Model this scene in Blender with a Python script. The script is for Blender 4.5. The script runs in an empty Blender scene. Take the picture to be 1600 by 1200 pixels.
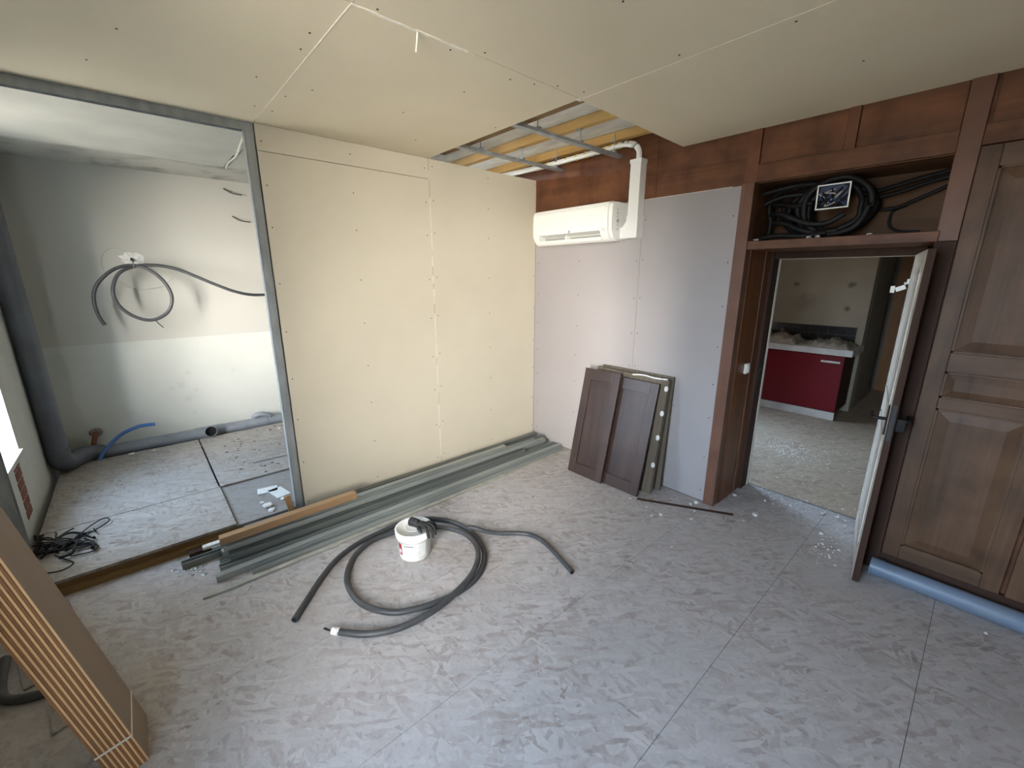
import bpy, bmesh, math, random
from mathutils import Vector, Matrix, Euler
random.seed(7)
C = bpy.context.scene.collection
SC = bpy.context.scene
R = math.radians
# ------------------------------------------------------------------ camera, world, light, exposure
cam_d = bpy.data.cameras.new('camera'); cam = bpy.data.objects.new('camera', cam_d); C.objects.link(cam)
cam_d.sensor_width = 36.0; cam_d.lens = 660.0 / 1600.0 * 36.0; cam_d.clip_start = 0.02
cam.location = (3.173, -3.1245, 1.728)
cam.rotation_euler = (R(90 - 14.32), 0, R(48.49))
SC.camera = cam
SC.view_settings.view_transform = 'Standard'; SC.view_settings.look = 'None'
SC.view_settings.gamma = 1.0; SC.view_settings.use_curve_mapping = False
SC.view_settings.exposure = 1.68
SUN = 16.0
# hazy low sun in front of the outer wall: a wide soft disc, travelling towards -x, +y
sl = bpy.data.lights.new('hazy_sun', 'SUN'); sl.energy = SUN; sl.angle = R(46); sl.color = (1.0, .92, .80)
so = bpy.data.objects.new('hazy_sun', sl); C.objects.link(so); so.location = (8, -9, 4)
az, el = R(48), R(5)
so.rotation_euler = Vector((-math.cos(az)*math.cos(el), math.sin(az)*math.cos(el), -math.sin(el))).to_track_quat('-Z', 'Y').to_euler()
SKY = 11.0
W = bpy.data.worlds.new('sky'); SC.world = W; W.use_nodes = True
nt = W.node_tree; nt.nodes.clear()
o_ = nt.nodes.new('ShaderNodeOutputWorld'); b_ = nt.nodes.new('ShaderNodeBackground')
tc = nt.nodes.new('ShaderNodeTexCoord'); sp = nt.nodes.new('ShaderNodeSeparateXYZ'); rp = nt.nodes.new('ShaderNodeValToRGB')
mr = nt.nodes.new('ShaderNodeMapRange'); mr.inputs[1].default_value = -1; mr.inputs[2].default_value = 1
nt.links.new(tc.outputs['Generated'], sp.inputs[0]); nt.links.new(sp.outputs['Z'], mr.inputs[0]); nt.links.new(mr.outputs[0], rp.inputs[0])
e = rp.color_ramp.elements
e[0].position = 0.47; e[0].color = (0.26, 0.25, 0.22, 1)
e[1].position = 0.53; e[1].color = (0.66, 0.82, 1.0, 1)
e2 = rp.color_ramp.elements.new(1.0); e2.color = (0.42, 0.65, 1.0, 1)
nt.links.new(rp.outputs[0], b_.inputs[0]); b_.inputs[1].default_value = SKY
nt.links.new(b_.outputs[0], o_.inputs[0])
# window openings (x0, x1, z0, z1) in the outer wall and the added one in the kitchen wall
FY = -3.87; FT = 0.32                       # inner face of the outer wall, thickness
WIN_MAIN = (2.28, 3.20, 0.55, 2.42)
RX = 4.6                                    # inner face of the unseen right wall
WIN_ALC = (-1.08, -0.34, 0.58, 2.42)
def portal(name, loc, rot, sx, sy):
    l = bpy.data.lights.new(name, 'AREA'); l.shape = 'RECTANGLE'; l.size = sx; l.size_y = sy; l.energy = 1.0
    l.cycles.is_portal = True
    o = bpy.data.objects.new(name, l); C.objects.link(o); o.location = loc; o.rotation_euler = rot
for w_ in (WIN_MAIN, WIN_ALC):
    portal('sky_portal', ((w_[0]+w_[1])/2, FY-FT-0.01, (w_[2]+w_[3])/2), (R(90), 0, 0), w_[1]-w_[0], w_[3]-w_[2])
portal('sky_portal', (0.09, 1.75, 1.40), (0, R(-90), 0), 1.4, 0.9)  # portal of the unseen kitchen window, added to light that room

# ------------------------------------------------------------------ materials
MATS = {}
def nodes(name):
    m = bpy.data.materials.new(name); m.use_nodes = True; t = m.node_tree; t.nodes.clear()
    out = t.nodes.new('ShaderNodeOutputMaterial'); p = t.nodes.new('ShaderNodeBsdfPrincipled')
    t.links.new(p.outputs[0], out.inputs[0]); MATS[name] = m
    return m, t, p
def coords(t, scale=(1,1,1), rot=(0,0,0)):
    c = t.nodes.new('ShaderNodeTexCoord'); mp = t.nodes.new('ShaderNodeMapping')
    mp.inputs['Scale'].default_value = scale; mp.inputs['Rotation'].default_value = rot
    t.links.new(c.outputs['Object'], mp.inputs[0]); return mp.outputs[0]
def noise(t, vec, scale, detail=4, rough=.55, dist=0):
    n = t.nodes.new('ShaderNodeTexNoise'); n.inputs['Scale'].default_value = scale; n.inputs['Detail'].default_value = detail
    n.inputs['Roughness'].default_value = rough; n.inputs['Distortion'].default_value = dist
    t.links.new(vec, n.inputs['Vector']); return n.outputs['Fac']
def ramp(t, fac, stops):
    r = t.nodes.new('ShaderNodeValToRGB'); el = r.color_ramp.elements
    while len(el) < len(stops): el.new(.5)
    for k, (p_, c_) in enumerate(stops):
        el[k].position = p_; el[k].color = (*c_, 1) if len(c_) == 3 else c_
    t.links.new(fac, r.inputs[0]); return r.outputs[0]
def mix(t, fac, a, b, mode='MIX'):
    m = t.nodes.new('ShaderNodeMix'); m.data_type = 'RGBA'; m.blend_type = mode
    for i, v in ((0, fac), (6, a), (7, b)):
        if hasattr(v, 'links'): t.links.new(v, m.inputs[i])
        elif i == 0: m.inputs[0].default_value = v
        else: m.inputs[i].default_value = (*v, 1)
    return m.outputs[2]
def bump(t, p, h, strength, dist=.01):
    b = t.nodes.new('ShaderNodeBump'); b.inputs['Strength'].default_value = strength; b.inputs['Distance'].default_value = dist
    t.links.new(h, b.inputs['Height']); t.links.new(b.outputs[0], p.inputs['Normal'])
def plain(name, c1, c2=None, rough=.6, metal=0, scale=6, lo=.35, hi=.65, stretch=(1,1,1), bmp=0, bscale=80, coat=0, spec=.5, detail=4):
    m, t, p = nodes(name)
    p.inputs['Roughness'].default_value = rough; p.inputs['Metallic'].default_value = metal
    p.inputs['Specular IOR Level'].default_value = spec
    if coat: p.inputs['Coat Weight'].default_value = coat
    v = coords(t, stretch)
    if c2 is None: c2 = tuple(x*.86 for x in c1)
    f = noise(t, v, scale, detail)
    t.links.new(ramp(t, f, [(lo, c2), (hi, c1)]), p.inputs['Base Color'])
    if bmp: bump(t, p, noise(t, v, bscale, 3), bmp)
    return m
def wood(name, light, dark, axis='z', scale=1.0, rough=.45, streak=.6, blotch=None, bmp=.15, spec=.35):
    m, t, p = nodes(name)
    s = {'x': (1.2, 22, 22), 'y': (22, 1.2, 22), 'z': (22, 22, 1.2)}[axis]
    v = coords(t, tuple(a*scale for a in s))
    f = noise(t, v, 1.0, 6, .65, streak)
    col = ramp(t, f, [(.3, dark), (.7, light)])
    v2 = coords(t)
    if blotch is not None:
        g = noise(t, v2, 4.0, 3)
        g2 = ramp(t, g, [(.42, (0,0,0)), (.62, (1,1,1))])
        col = mix(t, g2, col, blotch, 'MULTIPLY')
    t.links.new(col, p.inputs['Base Color'])
    p.inputs['Roughness'].default_value = rough; p.inputs['Specular IOR Level'].default_value = spec
    if bmp: bump(t, p, f, bmp, .004)
    return m
def osb(name, dust, tan, brown, dark, dustiness=.5, grain=0.0, size=1.0):
    m, t, p = nodes(name)
    base = coords(t)
    wob = t.nodes.new('ShaderNodeTexNoise'); wob.inputs['Scale'].default_value = 6; t.links.new(base, wob.inputs['Vector'])
    def warped(ang, sx, sy, k, amt=.06):
        c = t.nodes.new('ShaderNodeTexCoord'); mp = t.nodes.new('ShaderNodeMapping'); mp.inputs['Rotation'].default_value = (0,0,ang)
        ml = t.nodes.new('ShaderNodeVectorMath'); ml.operation = 'MULTIPLY_ADD'; ml.inputs[1].default_value = (amt,amt,0)
        t.links.new(wob.outputs['Color'], ml.inputs[0]); t.links.new(c.outputs['Object'], ml.inputs[2]); t.links.new(ml.outputs[0], mp.inputs[0])
        m2 = t.nodes.new('ShaderNodeMapping'); m2.inputs['Scale'].default_value = (sx*size, sy*size, 1); m2.inputs['Location'].default_value = (k*3.7, k*1.9, 0)
        t.links.new(mp.outputs[0], m2.inputs[0]); return m2.outputs[0]
    def math_(op, a_, b_):
        n = t.nodes.new('ShaderNodeMath'); n.operation = op
        for i, v in ((0, a_), (1, b_)):
            if hasattr(v, 'links'): t.links.new(v, n.inputs[i])
            else: n.inputs[i].default_value = v
        return n.outputs[0]
    f = None
    for k, (ang, sx, sy) in enumerate(((.5+grain, 10, 46), (-.6+grain, 12, 52), (1.3+grain*.6, 11, 44), (-.05, 14, 60), (2.2, 12, 50))):
        vo = t.nodes.new('ShaderNodeTexVoronoi'); vo.inputs['Scale'].default_value = 1.0; t.links.new(warped(ang, sx, sy, k), vo.inputs['Vector'])
        s_ = t.nodes.new('ShaderNodeSeparateColor'); t.links.new(vo.outputs['Color'], s_.inputs[0])
        if f is None: f = s_.outputs[0]
        else:
            st = math_('GREATER_THAN', s_.outputs[1], .58)
            mx = t.nodes.new('ShaderNodeMix'); t.links.new(st, mx.inputs[0]); t.links.new(f, mx.inputs[2]); t.links.new(s_.outputs[0], mx.inputs[3]); f = mx.outputs[0]
    # soft streaks over the strands
    g1 = noise(t, warped(.6+grain, 5, 17, 7, .1), 1.6, 8, .68, .5); g2 = noise(t, warped(-.5+grain, 5, 19, 9, .1), 1.6, 8, .68, .5)
    sk = math_('MULTIPLY', math_('ADD', g1, g2), .5)
    tone = math_('ADD', math_('MULTIPLY', f, .45), math_('MULTIPLY', sk, .95))
    lo = tuple(x*.93 for x in dust)
    col = ramp(t, tone, [(.38, dark), (.48, brown), (.58, tan), (.72, lo), (.95, tuple(min(1, x*1.2) for x in dust))])
    g = noise(t, base, 1.7, 9, .66)
    dm = ramp(t, g, [(.36, (min(1, dustiness*1.5),)*3), (.66, (dustiness*.55,)*3)])
    fine = noise(t, base, 70, 6, .75)
    dcol = ramp(t, fine, [(.3, tuple(x*.84 for x in dust)), (.7, tuple(x*1.08 for x in dust))])
    s_ = t.nodes.new('ShaderNodeSeparateColor'); t.links.new(dm, s_.inputs[0])
    col = mix(t, s_.outputs[0], col, dcol)
    sc = noise(t, warped(.5+grain, 4, 15, 4, .05), 1.7, 7, .7, .6)
    sm = ramp(t, sc, [(.67, (0,0,0)), (.75, (.8,.8,.8))]); s2 = t.nodes.new('ShaderNodeSeparateColor'); t.links.new(sm, s2.inputs[0])
    col = mix(t, s2.outputs[0], col, dark)
    t.links.new(col, p.inputs['Base Color'])
    p.inputs['Roughness'].default_value = .6; p.inputs['Specular IOR Level'].default_value = .4
    bump(t, p, tone, .25, .004)
    return m
plain('plaster_cream', (.655,.605,.49), (.625,.575,.465), rough=.75, scale=1.6, bmp=.02, bscale=150, spec=.3)
plain('plaster_ceiling', (.72,.645,.49), (.69,.615,.465), rough=.8, scale=1.4, bmp=.02, bscale=150, spec=.25)
plain('plaster_purple', (.37,.345,.345), (.352,.33,.332), rough=.72, scale=1.8, bmp=.02, bscale=150, spec=.3)
plain('edge_pale', (.40,.39,.33), (.30,.29,.25), rough=.6, scale=12)
plain('paper_white', (.86,.82,.73), (.74,.70,.62), rough=.8, scale=30)
plain('gypsum', (.82,.81,.78), (.6,.59,.57), rough=.9, scale=40, bmp=.2)
plain('white_plastic', (.86,.87,.84), (.84,.85,.82), rough=.35)
plain('white_trunk', (.80,.81,.79), (.78,.79,.77), rough=.4)
plain('grey_plastic', (.46,.47,.46), None, rough=.45)
plain('dark_plastic', (.035,.036,.038), (.02,.02,.022), rough=.5)
plain('vane_grey', (.14,.155,.155), None, rough=.5)
plain('vent_dark', (.05,.058,.06), (.03,.035,.035), rough=.5)
plain('rubber_black', (.035,.038,.043), (.06,.062,.066), rough=.55, scale=14)
plain('conduit_grey', (.035,.038,.043), (.055,.058,.062), rough=.5, scale=10, bmp=.05)
plain('cable_black', (.008,.008,.009), (.013,.013,.013), rough=.55, spec=.3)
plain('pvc_grey', (.23,.25,.28), (.17,.185,.205), rough=.4, scale=5)
plain('pvc_dark', (.115,.125,.145), (.085,.09,.105), rough=.45, scale=4)
plain('pvc_blue', (.16,.215,.30), (.18,.23,.30), rough=.42, scale=5)
plain('pex_blue', (.05,.14,.42), (.06,.13,.34), rough=.4)
for gn, gk in (('galvanized', .85), ('galvanized_light', 1.12), ('galvanized_dark', .55)):
    plain(gn, (.37*gk,.395*gk,.375*gk), (.26*gk,.285*gk,.275*gk), rough=.42, metal=.35, scale=10, stretch=(1,.12,1), lo=.25, hi=.75)
plain('galvanized_dull', (.46,.50,.515), (.33,.355,.37), rough=.5, metal=.6, scale=14, stretch=(1,1,.3))
plain('screw_dark', (.03,.03,.03), None, rough=.4, metal=.5)
plain('bolt_chrome', (.5,.5,.5), None, rough=.3, metal=1)
plain('red_gloss', (.15,.003,.009), (.135,.003,.008), rough=.35, spec=.3)
plain('tile_black', (.012,.012,.013), (.02,.02,.02), rough=.25)
plain('grout', (.20,.19,.17), None, rough=.9)
plain('counter_white', (.62,.61,.57), (.5,.49,.46), rough=.4)
plain('dust_sheet', (.46,.42,.34), (.28,.25,.19), rough=.9, scale=9)
plain('wall_alcove_grey', (.60,.595,.55), (.55,.545,.505), rough=.8, scale=2.2, bmp=.03, bscale=30)
plain('plaster_white', (.56,.555,.505), (.49,.485,.44), rough=.85, scale=3, bmp=.05, bscale=40)
plain('brick_red', (.24,.085,.05), (.17,.07,.05), rough=.9, scale=18, bmp=.3)
plain('old_ceiling', (.48,.47,.43), (.20,.195,.175), rough=.85, scale=3.2, lo=.28, hi=.5)
plain('masonry', (.40,.37,.32), None, rough=.9, scale=8)
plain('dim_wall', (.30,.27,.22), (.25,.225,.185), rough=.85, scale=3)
plain('sheet_silver', (.86,.87,.84), (.68,.69,.67), rough=.5, metal=0, scale=5, stretch=(1,3,1), bmp=.5, bscale=9)
plain('yellow_tie', (.80,.50,.03), None, rough=.5)
plain('label_pale', (.70,.71,.70), (.62,.63,.62), rough=.5, scale=60)
plain('label_red', (.38,.02,.03), None, rough=.5)
plain('print_grey', (.16,.16,.17), None, rough=.6)
plain('box_blue', (.02,.05,.16), (.01,.025,.09), rough=.4)
plain('door_paint', (.58,.55,.50), (.42,.39,.35), rough=.55, scale=6, stretch=(4,4,1), bmp=.1)
plain('glove_black', (.012,.012,.013), (.025,.025,.026), rough=.75, scale=90)
plain('chipboard_edge', (.30,.27,.22), (.16,.14,.11), rough=.9, scale=22, bmp=.4)
wood('wall_wood_x', (.195,.080,.036), (.110,.044,.020), 'x', .55, .5, blotch=(.55,.5,.5))
wood('wall_wood_z', (.20,.082,.040), (.14,.055,.027), 'z', .55, .42, blotch=(.7,.65,.62))
wood('post_wood', (.175,.086,.056), (.135,.064,.041), 'z', .5, .45, blotch=(.8,.78,.75))
wood('reveal_wood', (.20,.075,.025), (.085,.030,.012), 'z', .35, .38)
wood('niche_wood', (.15,.072,.030), (.070,.032,.014), 'x', .4, .6)
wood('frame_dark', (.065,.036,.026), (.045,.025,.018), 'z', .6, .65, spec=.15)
wood('cupboard_wood', (.165,.090,.048), (.070,.036,.019), 'z', .45, .5, blotch=(.7,.7,.7))
wood('cupboard_rail', (.165,.094,.054), (.095,.052,.030), 'x', .5, .5, blotch=(.75,.75,.75))
wood('panel_dark', (.052,.030,.025), (.022,.012,.010), 'z', .5, .38, blotch=(.75,.72,.75), spec=.5)
wood('panel_dark_x', (.048,.028,.023), (.022,.012,.010), 'x', .5, .35, spec=.5)
wood('panel_grey', (.17,.145,.11), (.075,.06,.045), 'z', .7, .8, bmp=.4)
wood('pine_x', (.66,.44,.17), (.50,.31,.11), 'x', .5, .6)
wood('pine_y', (.42,.26,.14), (.33,.20,.105), 'y', .4, .6)
wood('joist_y', (.30,.19,.085), (.20,.12,.05), 'y', .5, .75)
wood('plank_light', (.95,.66,.34), (.82,.50,.23), 'z', .4, .5)
wood('plank_dark', (.44,.19,.075), (.30,.12,.045), 'z', .4, .5)
wood('plank_face', (.30,.225,.165), (.26,.195,.14), 'z', .3, .6)
wood('hall_wood', (.42,.20,.07), (.28,.125,.042), 'z', .4, .5)
osb('osb_floor', (.43,.41,.405), (.35,.30,.28), (.255,.20,.175), (.10,.08,.065), .50)
osb('osb_platform', (.34,.312,.285), (.28,.24,.205), (.195,.15,.115), (.055,.045,.035), .45, 1.05)
osb('osb_grey', (.26,.245,.235), (.22,.20,.185), (.16,.14,.12), (.07,.06,.05), .55, 1.05)
osb('kitchen_floor', (.46,.375,.28), (.34,.265,.19), (.21,.155,.11), (.08,.06,.045), .5)
m, t, p = nodes('window_glass')
t.nodes.remove(p); tr = t.nodes.new('ShaderNodeBsdfTransparent'); gl = t.nodes.new('ShaderNodeBsdfGlossy'); gl.inputs['Roughness'].default_value = .02
ms = t.nodes.new('ShaderNodeMixShader'); ms.inputs[0].default_value = .06
t.links.new(tr.outputs[0], ms.inputs[1]); t.links.new(gl.outputs[0], ms.inputs[2]); t.links.new(ms.outputs[0], [n for n in t.nodes if n.type == 'OUTPUT_MATERIAL'][0].inputs[0])
def stained(name, base, base2, spots, stain, rough=.85, split=None, upper=None):
    """a painted wall with dirty marks at fixed places: spots = (x, y, z, radius)"""
    m, t, p = nodes(name); p.inputs['Roughness'].default_value = rough; p.inputs['Specular IOR Level'].default_value = .25
    v = coords(t); f = noise(t, v, 2.2, 4); col = ramp(t, f, [(.35, base2), (.65, base)])
    if split is not None:
        s = t.nodes.new('ShaderNodeSeparateXYZ'); t.links.new(v, s.inputs[0])
        g = t.nodes.new('ShaderNodeMath'); g.operation = 'GREATER_THAN'; g.inputs[1].default_value = split; t.links.new(s.outputs['Z'], g.inputs[0])
        col = mix(t, g.outputs[0], col, upper)
    n2 = t.nodes.new('ShaderNodeTexNoise'); n2.inputs['Scale'].default_value = 14; t.links.new(v, n2.inputs['Vector'])
    for (x, y, z, r, k) in spots:
        d = t.nodes.new('ShaderNodeVectorMath'); d.operation = 'DISTANCE'; d.inputs[1].default_value = (x, y, z)
        ad = t.nodes.new('ShaderNodeVectorMath'); ad.operation = 'MULTIPLY_ADD'; ad.inputs[1].default_value = (r*.9,)*3
        ad.inputs[2].default_value = (0,0,0); t.links.new(n2.outputs['Color'], ad.inputs[0])
        sb = t.nodes.new('ShaderNodeVectorMath'); sb.operation = 'ADD'; t.links.new(v, sb.inputs[0]); t.links.new(ad.outputs[0], sb.inputs[1])
        t.links.new(sb.outputs[0], d.inputs[0])
        q = t.nodes.new('ShaderNodeMapRange'); q.inputs[1].default_value = r*1.25; q.inputs[2].default_value = r*.3; q.inputs[3].default_value = 0; q.inputs[4].default_value = k
        t.links.new(d.outputs['Value'], q.inputs[0]); col = mix(t, q.outputs[0], col, stain)
    t.links.new(col, p.inputs['Base Color']); bump(t, p, noise(t, v, 40, 3), .05)
    return m
stained('kitchen_wall', (.42,.375,.29), (.37,.33,.255), [(1.33,3.7,1.64,.04,.9),(1.94,3.7,1.64,.045,.95),(1.94,3.7,1.345,.04,.95),(1.50,3.7,1.45,.14,.35)], (.08,.06,.045))
stained('alcove_rear', (.60,.605,.565), (.56,.565,.525), [(-2.25,-2.86,.66,.05,.35),(-2.25,-2.80,.77,.03,.35),(-2.25,-2.83,.50,.035,.4),(-2.25,-2.75,.58,.025,.35),(-2.25,-2.40,.75,.03,.35),(-2.25,-2.80,.34,.03,.3),(-2.25,-3.30,.45,.05,.25),(-2.25,-2.95,.63,.03,.3)], (.42,.40,.34), split=1.121, upper=(.49,.48,.44))

# ------------------------------------------------------------------ mesh helpers
class MB:
    def __init__(self): self.v = []; self.f = []; self.m = []; self.s = []; self.mi = 0
    def add(self, vs, fs, smooth=False):
        b = len(self.v); self.v += [tuple(x) for x in vs]
        for f in fs: self.f.append([b+i for i in f]); self.m.append(self.mi); self.s.append(smooth)
        return self
    def box(self, x0, x1, y0, y1, z0, z1, M=None):
        vs = [Vector(p) for p in ((x0,y0,z0),(x1,y0,z0),(x1,y1,z0),(x0,y1,z0),(x0,y0,z1),(x1,y0,z1),(x1,y1,z1),(x0,y1,z1))]
        if M is not None: vs = [M @ v for v in vs]
        return self.add(vs, [(0,3,2,1),(4,5,6,7),(0,1,5,4),(1,2,6,5),(2,3,7,6),(3,0,4,7)])
    def bbox(self, x0, x1, y0, y1, z0, z1, b=.003, M=None):          # box with bevelled edges
        bm = bmesh.new(); bmesh.ops.create_cube(bm, size=1)
        for v in bm.verts: v.co = Vector(((x0+x1)/2+v.co.x*(x1-x0), (y0+y1)/2+v.co.y*(y1-y0), (z0+z1)/2+v.co.z*(z1-z0)))
        bmesh.ops.bevel(bm, geom=bm.edges[:], offset=b, segments=2, affect='EDGES', profile=.5)
        if M is not None: bmesh.ops.transform(bm, matrix=M, verts=bm.verts[:])
        bm.verts.index_update(); self.add([v.co for v in bm.verts], [[v.index for v in f.verts] for f in bm.faces]); bm.free(); return self
    def prism(self, pts, axis, a, b, M=None):                         # closed outline extruded along an axis
        n = len(pts); mk = {'x': lambda p, k: (k, p[0], p[1]), 'y': lambda p, k: (p[0], k, p[1]), 'z': lambda p, k: (p[0], p[1], k)}[axis]
        vs = [Vector(mk(p, a)) for p in pts] + [Vector(mk(p, b)) for p in pts]
        if M is not None: vs = [M @ v for v in vs]
        return self.add(vs, [list(range(n))[::-1], [n+i for i in range(n)]] + [(i, (i+1) % n, n+(i+1) % n, n+i) for i in range(n)])
    def lathe(self, prof, c=(0,0,0), seg=36, M=None):
        vs = []; n = len(prof)
        for k in range(seg):
            a = 2*math.pi*k/seg
            for r, z in prof: vs.append(Vector((c[0]+r*math.cos(a), c[1]+r*math.sin(a), c[2]+z)))
        if M is not None: vs = [M @ v for v in vs]
        fs = []
        for k in range(seg):
            for i in range(n-1): fs.append((k*n+i, ((k+1) % seg)*n+i, ((k+1) % seg)*n+i+1, k*n+i+1))
        return self.add(vs, fs, True)
    def tube(self, pts, r, seg=10, sub=6, caps=True, rib=0):
        P = [Vector(p) for p in pts]
        if len(P) > 2 and sub > 1:                                     # smooth the path
            Q = []
            for i in range(len(P)-1):
                p0 = P[max(i-1,0)]; p1 = P[i]; p2 = P[i+1]; p3 = P[min(i+2,len(P)-1)]
                for k in range(sub):
                    u = k/sub; Q.append(.5*((2*p1)+(p2-p0)*u+(2*p0-5*p1+4*p2-p3)*u*u+(3*p1-p0-3*p2+p3)*u**3))
            Q.append(P[-1]); P = Q
        n = len(P); rs = r if isinstance(r, (list, tuple)) else None
        vs = []; T = (P[1]-P[0]).normalized(); N = T.orthogonal().normalized()
        for i in range(n):
            t = (P[min(i+1,n-1)]-P[max(i-1,0)]).normalized()
            N = (N - t*N.dot(t)).normalized(); B = t.cross(N)
            rr = r if rs is None else rs[0]+(rs[1]-rs[0])*i/(n-1)
            if rib: rr *= 1 + (rib if i % 2 else 0)
            for k in range(seg):
                a = 2*math.pi*k/seg; vs.append(P[i]+N*(rr*math.cos(a))+B*(rr*math.sin(a)))
        fs = [(i*seg+k, i*seg+(k+1) % seg, (i+1)*seg+(k+1) % seg, (i+1)*seg+k) for i in range(n-1) for k in range(seg)]
        self.add(vs, fs, True)
        if caps: self.add(vs[:seg], [list(range(seg))[::-1]]); self.add(vs[-seg:], [list(range(seg))])
        return self
    def sphere(self, c, r, seg=10, ring=6, sc=(1,1,1)):
        vs = []
        for i in range(ring+1):
            ph = math.pi*i/ring
            for k in range(seg):
                a = 2*math.pi*k/seg; vs.append((c[0]+r*sc[0]*math.sin(ph)*math.cos(a), c[1]+r*sc[1]*math.sin(ph)*math.sin(a), c[2]+r*sc[2]*math.cos(ph)))
        fs = [(i*seg+k, (i+1)*seg+k, (i+1)*seg+(k+1) % seg, i*seg+(k+1) % seg) for i in range(ring) for k in range(seg)]
        return self.add(vs, fs, True)
    def build(self, name, mats, parent=None):
        me = bpy.data.meshes.new(name); me.from_pydata(self.v, [], self.f)
        for mn in ([mats] if isinstance(mats, str) else mats): me.materials.append(MATS[mn])
        for p_, mi, s in zip(me.polygons, self.m, self.s): p_.material_index = mi; p_.use_smooth = s
        bm = bmesh.new(); bm.from_mesh(me); bmesh.ops.remove_doubles(bm, verts=bm.verts[:], dist=1e-6) if False else None
        bmesh.ops.recalc_face_normals(bm, faces=bm.faces[:]); bm.to_mesh(me); bm.free()
        o = bpy.data.objects.new(name, me); C.objects.link(o)
        if parent is not None: o.parent = parent
        return o
def box(name, mt, x0, x1, y0, y1, z0, z1, parent=None, b=0):
    m = MB(); (m.bbox(x0,x1,y0,y1,z0,z1,b) if b else m.box(x0,x1,y0,y1,z0,z1)); return m.build(name, mt, parent)
def tube(name, mt, pts, r, parent=None, **k): return MB().tube(pts, r, **k).build(name, mt, parent)
def thing(name, label, cat, loc=(0,0,0), rot=(0,0,0), group=None):
    o = bpy.data.objects.new(name, None); C.objects.link(o); o.location = loc; o.rotation_euler = rot; o.empty_display_size = .05
    o['label'] = label; o['category'] = cat
    if group: o['group'] = group
    return o
def tag(o, label, cat, group=None):
    o['label'] = label; o['category'] = cat
    if group: o['group'] = group
    return o
def struct(o, label=None):
    o['kind'] = 'structure'
    if label: o['label'] = label
    return o
def stuff(o): o['kind'] = 'stuff'; return o
def dots(name, mt, pts, normal, r=.004, parent=None, h=.0015):
    """small screw heads on a board, one mesh"""
    m = MB(); n = Vector(normal).normalized(); u = n.orthogonal().normalized(); w = n.cross(u)
    for p_ in pts:
        p0 = Vector(p_); k = 8
        ring = [p0+u*(r*math.cos(2*math.pi*i/k))+w*(r*math.sin(2*math.pi*i/k)) for i in range(k)]
        m.add(ring+[q+n*h for q in ring], [[k+i for i in range(k)]]+[(i,(i+1)%k,k+(i+1)%k,k+i) for i in range(k)])
    return stuff(m.build(name, mt, parent))
# ================================================================== FLOOR
floor = struct(box('floor', 'frame_dark', -2.6, RX+.3, FY-FT, .6, -.12, -.018), 'dusty grey chipboard floor of the empty room')
edges = [0.0, .62, 1.285, 1.947, 2.612, 3.25, 3.9, RX]
for i in range(7):
    x0, x1 = edges[i], edges[i+1]; g = .0009
    ye = .6 if i in (3, 4) else .0
    cuts = {0: [-1.6], 1: [-1.1], 2: [-2.34], 3: [], 4: [], 5: [-1.9], 6: []}[i]
    ys = [FY] + cuts + [ye]
    for a, b in zip(ys, ys[1:]): box('floor_panel', 'osb_floor', x0+g, x1-g, a+g, b-g, -.018, 0, floor)
# ================================================================== PLATFORM IN THE ALCOVE
plat = thing('platform', 'raised chipboard platform on timber joists behind the open metal studs', 'platform')
def pl_panel(x0, x1, y0, y1, z, mt='osb_platform'): return box('platform_panel', mt, x0, x1, y0, y1, z-.018, z, plat)
pl_panel(-2.04, -.684, -3.825, -2.846, .092)
pl_panel(-.676, .012, -3.80, -2.838, .092)
pl_panel(-2.06, -.70, -2.832, -1.6, .088)
pl_panel(-.69, .008, -2.832, -2.46, .074, 'osb_grey')
pl_panel(-.69, -.08, -2.46, -1.6, .074, 'osb_grey')
box('joist', 'joist_y', -.05, -.004, -3.80, -2.46, 0, .072, plat)
box('joist', 'joist_y', -.76, -.70, -3.82, -1.6, 0, .07, plat)
box('joist', 'joist_y', -1.9, -1.84, -3.82, -1.6, 0, .07, plat)
box('ledger', 'joist_y', .0, .03, -3.80, -2.86, 0, .034, plat)
for (x, y, a, l_) in ((-.30,-2.50,.2,.18), (-.40,-2.56,1.4,.14)):
    o = tag(MB().bbox(-l_/2, l_/2, -.05, .05, 0, .008, .002).build('plaster_offcut', 'label_pale'), 'flat grey offcut on the platform, '+('nearer the metal jamb stud' if l_ > .15 else 'farther from the metal jamb stud'), 'offcut', 'flat offcuts on the platform')
    o.location = (x, y, .0745); o.rotation_euler = (0, 0, a)
o = tag(MB().bbox(-.42, .42, -.035, .035, 0, .012, .002).build('board_strip', 'osb_platform'), 'long thin chipboard strip lying on the platform boards', 'strip')
o.location = (-1.02, -2.12, .089); o.rotation_euler = (0, 0, R(86))
# ================================================================== CEILING
ceil = struct(box('ceiling', 'masonry', -2.6, RX+.3, FY-FT, .62, 2.90, 3.0), 'plasterboard ceiling with an open hatch by the wooden wall')
zc = 2.625; th = .0125
def cpanel(x0, x1, y0, y1): return box('ceiling_panel', 'plaster_ceiling', x0+.0012, x1-.0012, y0+.0012, y1-.0012, zc, zc+th, ceil)
cpanel(0, 1.535, -2.4, -1.195); cpanel(-.012, 1.535, FY, -2.4)
cpanel(1.537, RX, -2.4, -1.19); cpanel(1.537, RX, FY, -2.4)
m = MB(); m.prism([(1.525,-1.188),(1.525,-1.188),(RX,-1.188),(RX,.012),(1.478,.012)][1:], 'z', zc, zc+th); m.build('ceiling_panel', 'plaster_ceiling', ceil)
box('joint_bead', 'paper_white', .1, 1.535, -2.4025, -2.3985, zc-.0015, zc+.001, ceil)
m = MB()
ys = [-2.40+.03*i for i in range(17)]
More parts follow.
